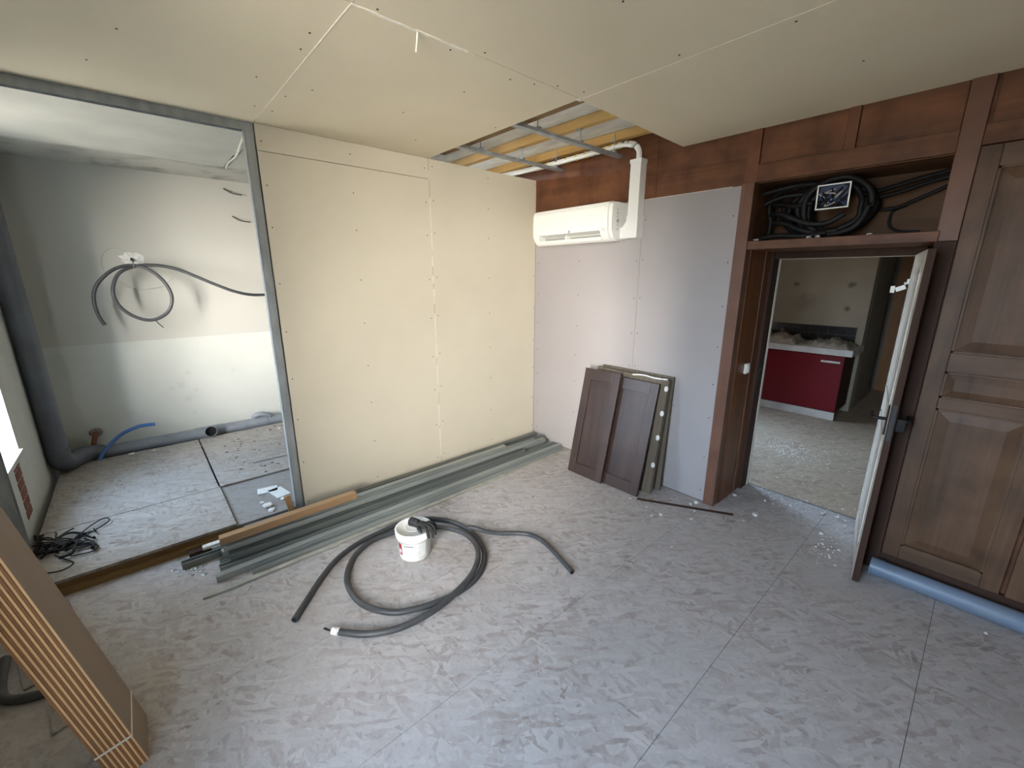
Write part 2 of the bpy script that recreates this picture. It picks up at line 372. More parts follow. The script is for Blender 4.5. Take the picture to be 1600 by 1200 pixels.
pts = [(1.534+random.uniform(-.003,.003), y, zc-.001-random.uniform(0,.002)) for y in ys]
for a, b in zip(pts, pts[1:]):
    w_ = random.uniform(.003,.007); m.box(a[0]-w_, a[0]+w_, a[1], b[1], zc-.003, zc)
m.tube([(1.534,-2.15,zc-.002),(1.52,-2.145,zc-.02),(1.50,-2.14,zc-.055)], .004, seg=6)
m.build('torn_paper', 'paper_white', ceil)
box('joint_bead', 'paper_white', 1.535, 2.8, -1.191, -1.1885, zc-.0012, zc+.001, ceil)
box('panel_edge', 'paper_white', 1.512, 1.54, -1.205, -1.175, zc-.003, zc, ceil)
box('insulation_sheet', 'sheet_silver', -2.2, 1.9, -1.5, .02, 2.815, 2.825, ceil)
for y in (-.52, -.075): box('batten', 'pine_x', -2.1, 1.9, y-.03, y+.03, 2.75, 2.812, ceil, .003)
box('edge_beam', 'joist_y', -.05, 1.6, -1.13, -1.005, 2.688, 2.80, ceil)
for x in (.355, .97):
    m = MB()
    m.box(x-.023, x+.023, -1.35, -.03, 2.638, 2.640); m.box(x-.023, x-.0215, -1.35, -.03, 2.640, 2.658); m.box(x+.0215, x+.023, -1.35, -.03, 2.640, 2.658)
    fc = m.build('furring_channel', 'galvanized_dull', ceil)
    for y in (-.95, -.52, -.11):
        m = MB(); m.tube([(x, y, 2.64), (x, y, 2.80)], .004, seg=6, sub=1); m.box(x-.045, x+.012, y-.010, y+.010, 2.743, 2.749); m.box(x-.02, x+.02, y-.014, y+.014, 2.642, 2.672)
        m.build('hanger', 'galvanized_dull', fc)
dots('screw_heads', 'screw_dark', [(1.56,-2.32,zc),(1.575,-1.86,zc),(1.50,-1.98,zc),(1.46,-1.62,zc),(1.56,-1.40,zc),(1.50,-1.5,zc),(.75,-1.8,zc),(.72,-2.28,zc),(.70,-2.52,zc),(.30,-2.45,zc),(.28,-2.36,zc),(.8,-3.0,zc),(1.25,-2.45,zc),(.9,-1.25,zc),(2.1,-1.24,zc),(2.15,-1.72,zc),(2.5,-1.15,zc),(1.6,-1.25,zc),(.35,-1.5,zc),(1.1,-2.44,zc),(.55,-2.36,zc),(1.2,-1.7,zc),(2.6,-.6,zc),(.4,-3.1,zc)], (0,0,-1), .0045, ceil)
# alcove: newer board, torn edge, and the old ceiling behind it
box('alcove_board', 'plaster_white', -1.39, -.065, FY, -2.36, zc, zc+th, ceil)
m = MB(); m.prism([(-1.43,-2.325),(-.065,-2.325),(-.065,-1.0),(-1.43,-1.0)], 'z', zc+.006, zc+.018); m.build('alcove_board', 'plaster_white', ceil)
tube('torn_paper', 'paper_white', [(-1.40,-2.335,zc-.004),(-1.2,-2.35,zc-.002),(-.9,-2.345,zc-.006),(-.6,-2.37,zc-.004),(-.28,-2.40,zc-.01)], .007, ceil, seg=6)
box('old_ceiling_strip', 'old_ceiling', -2.3, -1.2, FY, -.5, 2.668, 2.69, ceil)
# ================================================================== LEFT PARTITION
wl = struct(box('wall_left', 'plaster_white', -.0755, -.063, -2.40, 0, 0, zc), 'cream plasterboard partition with screwed joints on the left')
def wpanel(y0, y1, z0, z1): return box('plasterboard', 'plaster_cream', -.0125, 0, y0+.001, y1-.001, z0+.001, z1-.001, wl)
wpanel(-2.398, -1.2, 2.476, zc); wpanel(-2.398, -1.2, .008, 2.474); wpanel(-1.198, -.002, .008, zc-.001)
m = MB(); z = .02
while z < 2.6:
    h_ = random.uniform(.03,.09); w_ = random.uniform(.0015,.004); o0 = random.uniform(-.002,.002)
    if random.random() < .75: m.box(-.001, .0012, -1.199+o0-w_, -1.199+o0+w_, z, z+h_)
    z += h_
m.build('joint_edge', 'paper_white', wl)
pts = []
for z in (.10,.42,.75,1.05,1.38,1.70,2.05,2.30,2.55):
    pts += [(0,-1.165,z+.02),(0,-1.235,z),(0,-.60,z+.01),(0,-1.82,z)] + [(0,-2.37,z-.02),(0,-.02,z+.03)]
dots('screw_heads', 'screw_dark', pts, (1,0,0), .0042, wl)
box('inner_frame', 'galvanized_dull', -.0625, -.014, -.06, -.01, .0, 2.6, wl)
# open metal studs of the partition
def cstud(name, y0, y1, z0, z1, x0=-.062, x1=-.014, lip=True):
    t_ = .0015; m = MB()
    m.box(x0, x1, y0, y0+t_, z0, z1)                                   # web
    m.box(x1-t_, x1, y0, y1, z0, z1); m.box(x0, x0+t_, y0, y1, z0, z1)  # flanges
    for q in (.35, .65): m.box(x1, x1+.0012, y0+(y1-y0)*q-.002, y0+(y1-y0)*q+.002, z0, z1)
    if lip: m.box(x1-.008, x1, y1-t_, y1, z0, z1)
    return m.build(name, 'galvanized_dull')
tag(cstud('metal_stud', -2.455, -2.402, .0, 2.59), 'galvanized metal jamb stud at the edge of the cream plasterboard', 'stud')
tag(cstud('metal_stud', -3.806, -3.752, .092, 2.59, lip=False), 'dark metal stud at the left picture edge behind the leaning planks', 'stud')
m = MB(); m.box(-.062, -.012, FY, -2.402, 2.618, 2.6245); m.box(-.0135, -.012, FY, -2.402, 2.578, 2.618); m.box(-.062, -.0605, FY, -2.402, 2.578, 2.618)
tag(m.build('metal_track', 'galvanized_dull'), 'grey metal track fixed along the ceiling above the open alcove', 'track')
# ================================================================== ALCOVE SHELL
wr = struct(box('wall_alcove_rear', 'alcove_rear', -2.45, -2.25, FY, -.5, 0, 2.7), 'pale alcove wall, greyer above a horizontal paint line')
struct(box('wall_alcove_side', 'plaster_white', -2.3, -.08, -.62, -.5, 0, 2.61))
# ================================================================== OUTER WALL (windows)
def wall_with_holes(name, mt, x0, x1, y0, y1, z0, z1, holes, label):
    m = MB(); xs = sorted(holes); px = x0
    for (a, b, c, d) in xs:
        m.box(px, a, y0, y1, z0, z1); m.box(a, b, y0, y1, z0, c); m.box(a, b, y0, y1, d, z1); px = b
    m.box(px, x1, y0, y1, z0, z1); return struct(m.build(name, mt), label)
wf = wall_with_holes('wall_front', 'plaster_white', -2.5, RX+.2, FY-FT, FY, 0, 2.9, [WIN_MAIN, WIN_ALC], 'white plastered outer wall with windows behind the planks')
def window(n, w_, y, M=None):
    x0, x1, z0, z1 = w_
    e = bpy.data.objects.new('window_%d' % n, None); C.objects.link(e); struct(e, 'white framed window in the outer wall')
    for a, b in ((x0, x0+.05), (x1-.05, x1), ((x0+x1)/2-.04, (x0+x1)/2+.04)): box('window_frame', 'white_plastic', a, b, y-.03, y+.03, z0, z1, e)
    for a, b in ((z0, z0+.05), (z1-.05, z1)): box('window_frame', 'white_plastic', x0, x1, y-.03, y+.03, a, b, e)
    for a, b in ((x0+.05, (x0+x1)/2-.04), ((x0+x1)/2+.04, x1-.05)): box('pane', 'window_glass', a, b, y-.002, y+.002, z0+.05, z1-.05, e)
    box('window_sill', 'plaster_white', x0, x1, y+.03, y+FT-.06, z0-.03, z0+.001, e)
    if M is not None: e.matrix_world = M
    return e
window(2, WIN_ALC, FY-FT+.08)
window(1, WIN_MAIN, FY-FT+.08)
# bare brick where the plaster came off, below the alcove window
zz = .17
for k in range(6):
    xo = random.uniform(-.01,.01)
    box('brick', 'brick_red', -.96+xo, -.80+xo, FY-.02, FY+.004, zz, zz+.058, wf, .003); zz += .066
struct(box('wall_right_unseen', 'wall_wood_x', RX, RX+.15, FY, .6, 0, 2.9), 'unseen wall to the right of the camera, dark wood chosen to cut bounce')  # unseen wall; dark wood finish put in to cut bounced light
# ================================================================== BACK WALL (wooden panelling, niche, doorway)
m = MB()
m.box(-2.45, 1.985, .014, .6, 0, 2.9); m.box(1.985, 2.915, .03, .6, 2.312, 2.9); m.box(1.985, 2.915, .40, .6, 1.95, 2.312); m.box(2.915, RX+.2, .035, .6, 0, 2.9)
wb = struct(m.build('wall_back', 'wall_wood_x'), 'brown wood panelled wall with a cable niche and a doorway')
for (x0, x1, z1) in ((.001,1.198,2.305), (1.2005,1.928,2.303)):
    o = box('plasterboard', 'plaster_purple', x0, x1, 0, .0125, .004, z1, wb); o['label'] = 'lilac grey plasterboard sheet'
m = MB(); m.box(1.2, 1.86, .0, .0128, 2.304, 2.3065); m.build('paper_edge', 'paper_white', wb)
m = MB(); m.box(1.1985, 1.2002, .002, .0128, .004, 2.3); m.build('joint_gap', 'print_grey', wb)
pts = []
for z in (.12,.40,.72,.98,1.26,1.55,1.85,2.15): pts += [(1.17,0,z),(1.225,0,z+.005),(.57,0,z+.01),(1.89,0,z-.03),(.05,0,z)]
pts += [(1.56,0,.30),(1.60,0,.72)]
dots('screw_heads', 'screw_dark', pts, (0,-1,0), .0042, wb)
for a, b in ((-.06,.545), (.552,1.287), (1.300,1.928)): box('frieze_panel', 'wall_wood_x', a, b, .0095, .02, 2.30, 2.80, wb, .002)
for a, b in ((2.007,2.44), (2.495,2.90), (3.00,3.46), (3.49,3.95), (3.98,RX)): box('frieze_panel', 'wall_wood_x', a, b, .014, .04, 2.40, 2.80, wb, .003)
for a, b in ((1.928,2.005), (2.442,2.493), (3.462,3.488)): box('frieze_stile', 'wall_wood_z', a, b, .004, .04, 2.312, 2.80, wb, .002)
box('rail', 'wall_wood_x', 2.006, 2.902, .002, .05, 2.312, 2.415, wb, .002)
box('rail', 'wall_wood_x', 2.986, RX, .004, .05, 2.328, 2.42, wb, .002)
box('stile', 'post_wood', 2.903, 2.985, .0, .06, 1.90, 2.80, wb, .002); box('stile', 'frame_dark', 2.903, 2.985, .0, .06, 0, 1.899, wb, .002)  # lower stile in a darker colour: shade beside the door leaf painted in
# post at the left of the doorway, reveal, shelf
tp = struct(box('trim_1', 'post_wood', 1.927, 2.006, -.022, .06, 0, 2.312, None, .003), 'brown wooden post between lilac board and doorway')
box('post_foot', 'chipboard_edge', 1.93, 2.003, -.021, .05, -.0, .028, tp)
rv = struct(box('trim_2', 'reveal_wood', 1.975, 2.012, .06, .44, 0, 1.90), 'orange brown wooden reveal inside the doorway')
box('reveal_bead', 'post_wood', 2.006, 2.018, .33, .345, 0, 1.90, rv)
sh = struct(box('trim_3', 'wall_wood_x', 1.985, 2.915, -.012, .60, 1.898, 1.951, None, .003), 'brown wooden lintel shelf between cable niche and doorway')
struct(box('trim_4', 'reveal_wood', 2.913, 2.93, .06, .6, 0, 1.898), 'wooden reveal on the hinge side of the doorway')
m = MB(); m.box(1.985, 2.915, .385, .402, 1.951, 2.312); m.box(1.985, 2.915, .03, .40, 2.308, 2.3125); m.box(1.985, 2.002, .03, .40, 1.951, 2.312); m.box(2.900, 2.916, .03, .40, 1.951, 2.312)
m.build('niche_lining', 'niche_wood', wb)
# door frame and leaf
d1 = bpy.data.objects.new('door_1', None); C.objects.link(d1); struct(d1, 'open door standing towards the room with black lever handle')
box('jamb', 'frame_dark', 1.985, 2.034, .44, .60, 0, 1.895, d1, .002)
box('jamb', 'frame_dark', 2.80, 2.914, .545, .60, 0, 1.895, d1, .002)
box('door_head', 'frame_dark', 2.02, 2.84, .46, .60, 1.853, 1.897, d1, .002)
box('jamb_edge', 'paper_white', 2.033, 2.0365, .56, .598, .0, 1.855, d1)
box('head_edge', 'paper_white', 2.034, 2.80, .575, .598, 1.8505, 1.8535, d1)
sp_ = box('strike_plate', 'dark_plastic', 2.033, 2.037, .47, .53, .93, 1.03, d1)
box('threshold', 'print_grey', 2.03, 2.80, .585, .60, -.001, .002, d1)
hx, hy = 2.785, .545; nx, ny = 2.908, -.25
L_ = math.hypot(nx-hx, ny-hy); ang = math.atan2(ny-hy, nx-hx)
MD = Matrix.Translation((hx, hy, 0)) @ Matrix.Rotation(ang, 4, 'Z')        # leaf runs along +u, visible face is v = 0 (towards the opening), thickness v > 0
m = MB(); m.mi = 0; m.bbox(0, L_, 0, .032, .012, 1.855, .003)
for f in range(len(m.f)):
    vs = [Vector(m.v[i]) for i in m.f[f]]; n_ = (vs[1]-vs[0]).cross(vs[2]-vs[0]).normalized()
    m.m[f] = 0 if abs(n_.y) > .9 and sum(v.y for v in vs)/len(vs) < .02 else 1
leaf = m.build('leaf', ['door_paint', 'frame_dark'], d1); leaf.matrix_local = MD
def onleaf(o): o.parent = leaf; return o
onleaf(MB().box(.10, L_-.10, -.006, 0, 1.02, 1.05).box(.10, L_-.10, -.006, 0, 1.74, 1.77).box(.10,.13,-.006,0,1.02,1.77).box(L_-.13,L_-.10,-.006,0,1.02,1.77).build('moulding', 'door_paint'))
onleaf(MB().box(.10, L_-.10, -.006, 0, .18, .21).box(.10, L_-.10, -.006, 0, .85, .88).box(.10,.13,-.006,0,.18,.88).box(L_-.13,L_-.10,-.006,0,.18,.88).build('moulding', 'door_paint'))
onleaf(MB().bbox(L_-.003, L_+.002, .006, .026, .88, 1.08, .001).build('lock_plate', 'dark_plastic'))
onleaf(MB().tube([(L_-.06,-.002,.985),(L_-.06,-.05,.985),(L_-.075,-.06,.985),(L_-.17,-.06,.985)], .009, seg=8).bbox(L_-.08,L_-.04,-.006,0,.90,1.06,.002).build('handle', 'cable_black'))
onleaf(MB().tube([(L_-.06,.034,.985),(L_-.06,.082,.985),(L_-.075,.09,.985),(L_-.17,.09,.985)], .010, seg=8).bbox(L_-.085,L_-.035,.032,.039,.90,1.06,.002).bbox(L_-.075,L_-.03,.032,.075,.93,1.0,.004).build('handle', 'cable_black'))
# built-in cupboard doors right of the doorway
def cupboard(n, x0, x1, label):
    d = bpy.data.objects.new('door_%d' % n, None); C.objects.link(d); struct(d, label)
    y0, y1 = -.004, .03; z0, z1 = .125, 2.322; s = .072
    box('stile', 'cupboard_wood', x0, x0+s, y0, y1, z0, z1, d, .003); box('stile', 'cupboard_wood', x1-s, x1, y0, y1, z0, z1, d, .003)
    for a, b in ((z0, .205), (1.045, 1.105), (1.245, 1.345), (2.225, z1)): box('rail', 'cupboard_rail', x0+s, x1-s, y0, y1, a, b, d, .003)
    for a, b in ((.205, 1.045), (1.105, 1.245), (1.345, 2.225)):
        q = min(.05, (b-a)*.22)
        X0, X1 = x0+s, x1-s; yb = .014
        vs = [(X0,yb,a),(X1,yb,a),(X1,yb,b),(X0,yb,b),(X0+.012,yb,a+.012),(X1-.012,yb,a+.012),(X1-.012,yb,b-.012),(X0+.012,yb,b-.012),
              (X0+.012+q,.004,a+.012+q),(X1-.012-q,.004,a+.012+q),(X1-.012-q,.004,b-.012-q),(X0+.012+q,.004,b-.012-q)]
        fs = [(0,1,5,4),(1,2,6,5),(2,3,7,6),(3,0,4,7),(4,5,9,8),(5,6,10,9),(6,7,11,10),(7,4,8,11),(8,9,10,11)]
        mm = MB(); mm.add(vs, fs); mm.box(X0, X1, yb+.001, .03, a, b); mm.build('panel', 'cupboard_wood', d)
        fr = MB(); g = .010
        fr.box(X0, X1, -.002, .012, a, a+g); fr.box(X0, X1, -.002, .012, b-g, b); fr.box(X0, X0+g, -.002, .012, a, b); fr.box(X1-g, X1, -.002, .012, a, b); fr.build('moulding', 'cupboard_wood', d)
    return d
dA = cupboard(2, 2.989, 3.458, 'dark wooden cupboard door with three raised panels beside the open door')
dB = cupboard(3, 3.478, 3.947, 'dark wooden cupboard door at the right picture edge')
cupboard(4, 3.967, 4.44, 'dark wooden cupboard door beyond the right picture edge')
box('plinth', 'frame_dark', 2.985, RX, .01, .04, 0, .12, wb)
# ================================================================== KITCHEN BEYOND THE DOORWAY
kf = struct(box('floor_kitchen', 'kitchen_floor', .2, 4.2, .602, 5.6, -.05, -.004), 'dusty floor of the kitchen beyond the doorway')
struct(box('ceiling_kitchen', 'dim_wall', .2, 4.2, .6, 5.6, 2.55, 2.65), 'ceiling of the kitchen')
m = MB(); m.box(.1,.3,.6,1.3,0,2.6); m.box(.1,.3,2.2,3.9,0,2.6); m.box(.1,.3,1.3,2.2,0,.7); m.box(.1,.3,1.3,2.2,2.10,2.6)
struct(m.build('wall_kitchen_left', 'kitchen_wall'), 'unseen kitchen wall with the added window')
kb = struct(box('wall_kitchen_back', 'kitchen_wall', .2, 2.135, 3.70, 3.86, 0, 2.6), 'beige kitchen wall with dark wall plug marks')
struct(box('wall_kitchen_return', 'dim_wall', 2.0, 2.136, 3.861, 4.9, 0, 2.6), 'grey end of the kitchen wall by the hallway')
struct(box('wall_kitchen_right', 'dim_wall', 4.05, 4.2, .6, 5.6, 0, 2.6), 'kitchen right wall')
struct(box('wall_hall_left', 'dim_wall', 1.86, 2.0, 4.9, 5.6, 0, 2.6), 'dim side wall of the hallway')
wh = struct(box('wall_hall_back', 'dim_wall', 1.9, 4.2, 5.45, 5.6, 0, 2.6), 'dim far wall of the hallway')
hd = bpy.data.objects.new('door_5', None); C.objects.link(hd); struct(hd, 'orange brown wooden door in the dim hallway')
for a, b in ((2.14,2.24), (2.70,2.80)): box('stile', 'hall_wood', a, b, 5.38, 5.43, .0, 2.1, hd)
for a, b in ((0,.2), (1.0,1.12), (1.98,2.1)): box('rail', 'hall_wood', 2.24, 2.70, 5.38, 5.43, a, b, hd)
for a, b in ((.2,1.0), (1.12,1.98)): box('panel', 'hall_wood', 2.24, 2.70, 5.395, 5.42, a, b, hd)
e = bpy.data.objects.new('window_4', None); C.objects.link(e); struct(e, 'unseen window added to light the kitchen')  # unseen window, added and sized to light the kitchen
for a, b in ((1.3,1.35), (2.15,2.2)): box('window_frame', 'white_plastic', .16, .2, a, b, .7, 2.10, e)  # frame sides of the added unseen window
for a, b in ((.7,.75), (2.05,2.1)): box('window_frame', 'white_plastic', .16, .2, 1.35, 2.15, a, b, e)  # frame top and bottom of the added unseen window
box('pane', 'window_glass', .179, .181, 1.35, 2.15, .75, 2.05, e)
# tiles
kt = MB(); box('tile_bed', 'grout', .4, 2.062, 3.692, 3.70, .886, 1.098, kb)
for r_ in range(2):
    x = 2.06 - (.1 if r_ else 0); z = .889+.104*r_
    if r_: box('tile', 'tile_black', 1.962, 2.06, 3.684, 3.694, z, z+.100, kb)
    while x > .5:
        box('tile', 'tile_black', x-.196, x, 3.684, 3.694, z, z+.100, kb); x -= .2
# red base cabinet
kc = thing('kitchen_cabinet', 'glossy dark red kitchen base cabinet with a bar handle', 'cabinet', (1.60, 3.4, 0))
box('body', 'frame_dark', -.498, .498, -.27, .29, .10, .80, kc)
dr = box('cabinet_door', 'red_gloss', -.495, .497, -.295, -.272, .105, .795, kc, .003)
MB().tube([(.285,-.297,.725),(.285,-.325,.725)], .005, seg=6, sub=1).tube([(.455,-.297,.725),(.455,-.325,.725)], .005, seg=6, sub=1).bbox(.275,.468,-.333,-.321,.712,.738,.003).build('handle', 'counter_white', dr)
box('plinth', 'counter_white', -.498, .498, -.292, -.262, .0, .098, kc)
ct = tag(box('countertop', 'counter_white', .9, 2.17, 3.07, 3.682, .805, .882, None, .006), 'white edged kitchen worktop over the red cabinet', 'worktop')
# crumpled dust sheet on the worktop
def crumple(x0, x1, y0, y1, z0, h, seed, nx_=34, ny_=18):
    from mathutils import noise as mn
    vs, fs = [], []
    for j in range(ny_):
        for i in range(nx_):
            u, w_ = i/(nx_-1), j/(ny_-1)
            x = x0+(x1-x0)*u + .03*mn.noise(Vector((u*3, w_*3, seed))); y = y0+(y1-y0)*w_ + .03*mn.noise(Vector((u*3, w_*3, seed+5)))
            edge = min(1, 7*min(u, 1-u, w_, 1-w_))
            z = z0 + .004 + edge*(h*(.35+.9*abs(mn.noise(Vector((u*5, w_*4, seed+9)))) + .5*abs(mn.noise(Vector((u*14, w_*9, seed))))))
            vs.append((x, y, z))
    n0 = len(vs); vs += [(v[0], v[1], z0+.001) for v in vs]
    for j in range(ny_-1):
        for i in range(nx_-1):
            a = j*nx_+i; fs.append((a, a+1, a+nx_+1, a+nx_)); fs.append((n0+a, n0+a+nx_, n0+a+nx_+1, n0+a+1))
    rim = [i for i in range(nx_)] + [j*nx_+nx_-1 for j in range(1, ny_)] + [(ny_-1)*nx_+i for i in range(nx_-2, -1, -1)] + [j*nx_ for j in range(ny_-2, 0, -1)]
    for a, b in zip(rim, rim[1:]+rim[:1]): fs.append((a, n0+a, n0+b, b))
    return MB().add(vs, fs, True)
tag(crumple(1.64, 2.12, 3.11, 3.62, .882, .085, 3).build('dust_sheet', 'dust_sheet'), 'crumpled pale dust sheet on the right of the kitchen worktop', 'cloth')
tag(crumple(1.0, 1.57, 3.12, 3.60, .882, .12, 11).build('dust_sheet', 'dust_sheet'), 'folded brownish dust sheet on the left of the kitchen worktop', 'cloth')
# white bracket hanging by the door head
wc = thing('wall_bracket', 'small white zigzag bracket at the upper edge of the open door', 'bracket', (2.792, .47, 1.69)); wc.scale = (.7,.7,.7)
MB().tube([(.01,0,.0),(-.03,0,-.01)], .012, seg=8, sub=1).bbox(-.10,-.03,-.012,.012,-.045,-.005,.004, Matrix.Rotation(R(-25),4,'Y')).build('arm', 'white_plastic', wc)
MB().bbox(-.115,-.085,-.012,.012,-.09,-.03,.003).build('clip', 'white_plastic', wc); MB().bbox(-.015,.016,-.014,.014,-.012,.03,.003).build('clip', 'white_plastic', wc)
# switch in the reveal
sw = thing('light_switch', 'small cream light switch on the wooden reveal of the doorway', 'switch', (2.013, .235, 1.06))
MB().bbox(0,.022,-.03,.03,-.038,.038,.004).build('plate', 'paper_white', sw); MB().bbox(.022,.027,-.018,.018,-.026,.026,.002).build('rocker', 'white_plastic', sw)
# ================================================================== NICHE CABLES
def loop(cx, cz, y, rx, rz, a0, a1, n=22, jit=.01):
    return [(cx+rx*math.cos(a0+(a1-a0)*i/n)+random.uniform(-jit,jit), y+random.uniform(-jit,jit), cz+rz*math.sin(a0+(a1-a0)*i/n)+random.uniform(-jit,jit)*.5) for i in range(n+1)]
cc = thing('cable_coil', 'thick coil of black cables stuffed into the niche above the door', 'cable coil', (0,0,0))
for k, (cx, cz, y, rx, rz, r_) in enumerate(((2.42,2.138,.15,.165,.160,.018),(2.40,2.136,.19,.190,.160,.018),(2.42,2.133,.23,.150,.140,.017),(2.36,2.136,.26,.225,.158,.018),(2.41,2.13,.17,.135,.130,.016),(2.34,2.13,.30,.25,.150,.018),(2.43,2.138,.21,.165,.150,.018))):
    tube('cable', 'cable_black', loop(cx, cz, y, rx, rz, k*.7, k*.7+2*math.pi*.985, jit=.006), r_, cc, seg=8, sub=3)
for k, pts in enumerate(([(2.02,.10,2.25),(2.10,.13,2.268),(2.20,.16,2.285),(2.32,.2,2.285),(2.45,.22,2.28)], [(2.015,.16,2.19),(2.09,.18,2.225),(2.20,.2,2.235),(2.34,.22,2.215)], [(2.02,.24,2.20),(2.12,.22,2.185),(2.20,.18,2.165),(2.30,.15,2.17)], [(2.06,.18,2.125),(2.13,.14,2.12),(2.21,.11,2.085),(2.30,.10,2.045),(2.40,.10,2.04),(2.48,.10,2.085)], [(2.07,.2,2.075),(2.16,.17,2.06),(2.24,.15,2.02),(2.34,.14,1.99),(2.45,.15,2.0)], [(2.03,.12,1.972),(2.14,.12,1.985),(2.28,.12,1.972),(2.40,.12,1.985)], [(2.03,.25,1.98),(2.045,.24,2.08),(2.03,.22,2.18),(2.08,.2,2.26),(2.2,.2,2.28)])):
    tube('cable', 'cable_black', pts, .016, cc, seg=8)
for k, (pts, r_, lb) in enumerate((
    ([(2.53,.20,2.19),(2.66,.25,2.225),(2.78,.28,2.26),(2.895,.3,2.285)], .013, 'upper black cable running from the coil to the niche corner'),
    ([(2.56,.26,2.17),(2.68,.28,2.195),(2.80,.30,2.235),(2.895,.31,2.255)], .012, 'middle black cable running from the coil to the niche corner'),
    ([(2.50,.30,2.115),(2.66,.33,2.115),(2.75,.34,2.15),(2.895,.345,2.22)], .010, 'lower black cable bending across the bare niche back'),
    ([(2.72,.36,2.13),(2.66,.36,2.10),(2.655,.36,2.03),(2.70,.36,1.99),(2.80,.355,1.98)], .007, 'thin dark wire curling down at the right of the niche'))):
    tag(tube('cable', 'cable_black', pts, r_, seg=8), lb, 'cable')
jb = thing('junction_box', 'open blue junction box with white rim in front of the cable coil', 'junction box', (2.418, .06, 2.183), (R(3), R(-1), R(2)))
m = MB(); w_, h_ = .077, .065
m.box(-w_,w_,.035,.04,-h_,h_); m.box(-w_,w_,0,.04,-h_,-h_+.004); m.box(-w_,w_,0,.04,h_-.004,h_); m.box(-w_,-w_+.004,0,.04,-h_,h_); m.box(w_-.004,w_,0,.04,-h_,h_)
m.build('box_shell', 'box_blue', jb)
m = MB(); m.box(-w_-.004,w_+.004,-.004,0,-h_-.004,-h_+.003); m.box(-w_-.004,w_+.004,-.004,0,h_-.003,h_+.004); m.box(-w_-.004,-w_+.003,-.004,0,-h_,h_); m.box(w_-.003,w_+.004,-.004,0,-h_,h_); m.build('rim', 'white_plastic', jb)
for k in range(18):
    p0 = (random.uniform(-.06,.06), random.uniform(.005,.03), random.uniform(-.05,.05))
    pts = [p0] + [(max(-.068,min(.068,p0[0]+random.uniform(-.06,.06))), random.uniform(.0,.03), max(-.056,min(.056,p0[2]+random.uniform(-.06,.06)))) for _ in range(3)]
    tube('wire', random.choice(['box_blue','cable_black','cable_black','grey_plastic','pex_blue']), pts, .004, jb, seg=6, sub=5)
# ================================================================== AIR CONDITIONER, TRUNKING, LINE SET
ac = thing('air_conditioner', 'white wall mounted split air conditioner under the open ceiling hatch', 'air conditioner', (.19, 0, 2.0))
AW = .862
full = [(0,.30),(-.16,.302),(-.205,.292),(-.218,.26),(-.222,.16),(-.218,.08),(-.205,.05),(-.175,.015),(-.145,.0),(0,.012)]
notch = [(0,.30),(-.16,.302),(-.205,.292),(-.218,.26),(-.222,.16),(-.221,.10),(-.217,.086),(-.14,.066),(-.10,.02),(-.125,.004),(0,.012)]
m = MB(); m.prism(full, 'x', 0, .07); m.prism(notch, 'x', .07, AW-.10); m.prism(full, 'x', AW-.10, AW-.03)
m.prism([(0,.295),(-.15,.295),(-.19,.28),(-.20,.25),(-.204,.16),(-.20,.09),(-.185,.055),(-.16,.025),(-.13,.008),(0,.018)], 'x', AW-.03, AW)
m.build('body', 'white_plastic', ac)
fl = MB(); fl.prism([(-.196,.038),(-.176,.014),(-.150,.001),(-.146,.006),(-.172,.020),(-.190,.042)], 'x', .075, AW-.105); fl.build('louver', 'white_plastic', ac)
vm = MB(); vm.box(.072, AW-.102, -.128, -.120, .012, .068); vg = vm.build('vent', 'vent_dark', ac)
for k in range(3):
    box('vane', 'vane_grey', .08, AW-.11, -.150+.006*k, -.129, .028+.014*k, .031+.014*k, vg)
box('vane_divider', 'white_plastic', .37, .385, -.19, -.128, .02, .070, vg)
MB().lathe([(0,0),(.011,0),(.012,.003),(0,.004)], seg=16, M=Matrix.Translation((.44,-.2205,.095)) @ Matrix.Rotation(R(90),4,'X')).build('badge', 'grey_plastic', ac)
m = MB()
for k, (y, z, w2, h2) in enumerate(((-.13,.24,.012,.012),(-.13,.215,.035,.006),(-.13,.20,.028,.005),(-.13,.185,.032,.005),(-.12,.165,.02,.012),(-.125,.150,.034,.01),(-.125,.125,.010,.02),(-.115,.095,.006,.018),(-.135,.092,.008,.012))):
    m.box(AW-.0005, AW+.001, y-w2/2, y+w2/2, z-h2/2, z+h2/2)
m.prism([(-.145,.165),(-.105,.165),(-.125,.135)], 'x', AW, AW+.0011)
m.build('side_print', 'grey_plastic', ac)
box('display', 'label_pale', AW-.085, AW-.05, -.2195, -.2165, .075, .10, ac)
tk = thing('cable_trunking', 'white vertical pipe trunking from the air conditioner up to the hatch', 'trunking', (1.155, 0, 2.0))
m = MB(); m.prism([(-.045,-.08),(.045,-.08),(.045,0),(-.045,0)], 'z', .17, .575); m.build('vertical_duct', 'white_trunk', tk)
m = MB(); m.prism([(-.103,.022),(.05,.022),(.05,.19),(-.05,.19),(-.05,.15),(-.085,.105),(-.103,.105)], 'y', -.085, 0); m.build('elbow_duct', 'white_trunk', tk)
m = MB(); m.box(-.05,.05,-.085,0,.565,.592); m.build('end_collar', 'white_trunk', tk)
ls = thing('refrigerant_line', 'white insulated pipe bundle curving out of the trunking into the hatch', 'pipe')
path = [(1.155,-.042,2.585),(1.153,-.045,2.655),(1.115,-.055,2.70),(1.03,-.065,2.718),(.85,-.075,2.712),(.55,-.09,2.705),(.2,-.10,2.70),(-.25,-.13,2.70),(-.7,-.18,2.70)]
tube('insulated_pipe', 'white_plastic', path, .022, ls, seg=12)
tube('insulated_pipe', 'white_plastic', [(x, y-.03, z-.012) for x, y, z in path[2:]], .015, ls, seg=10)
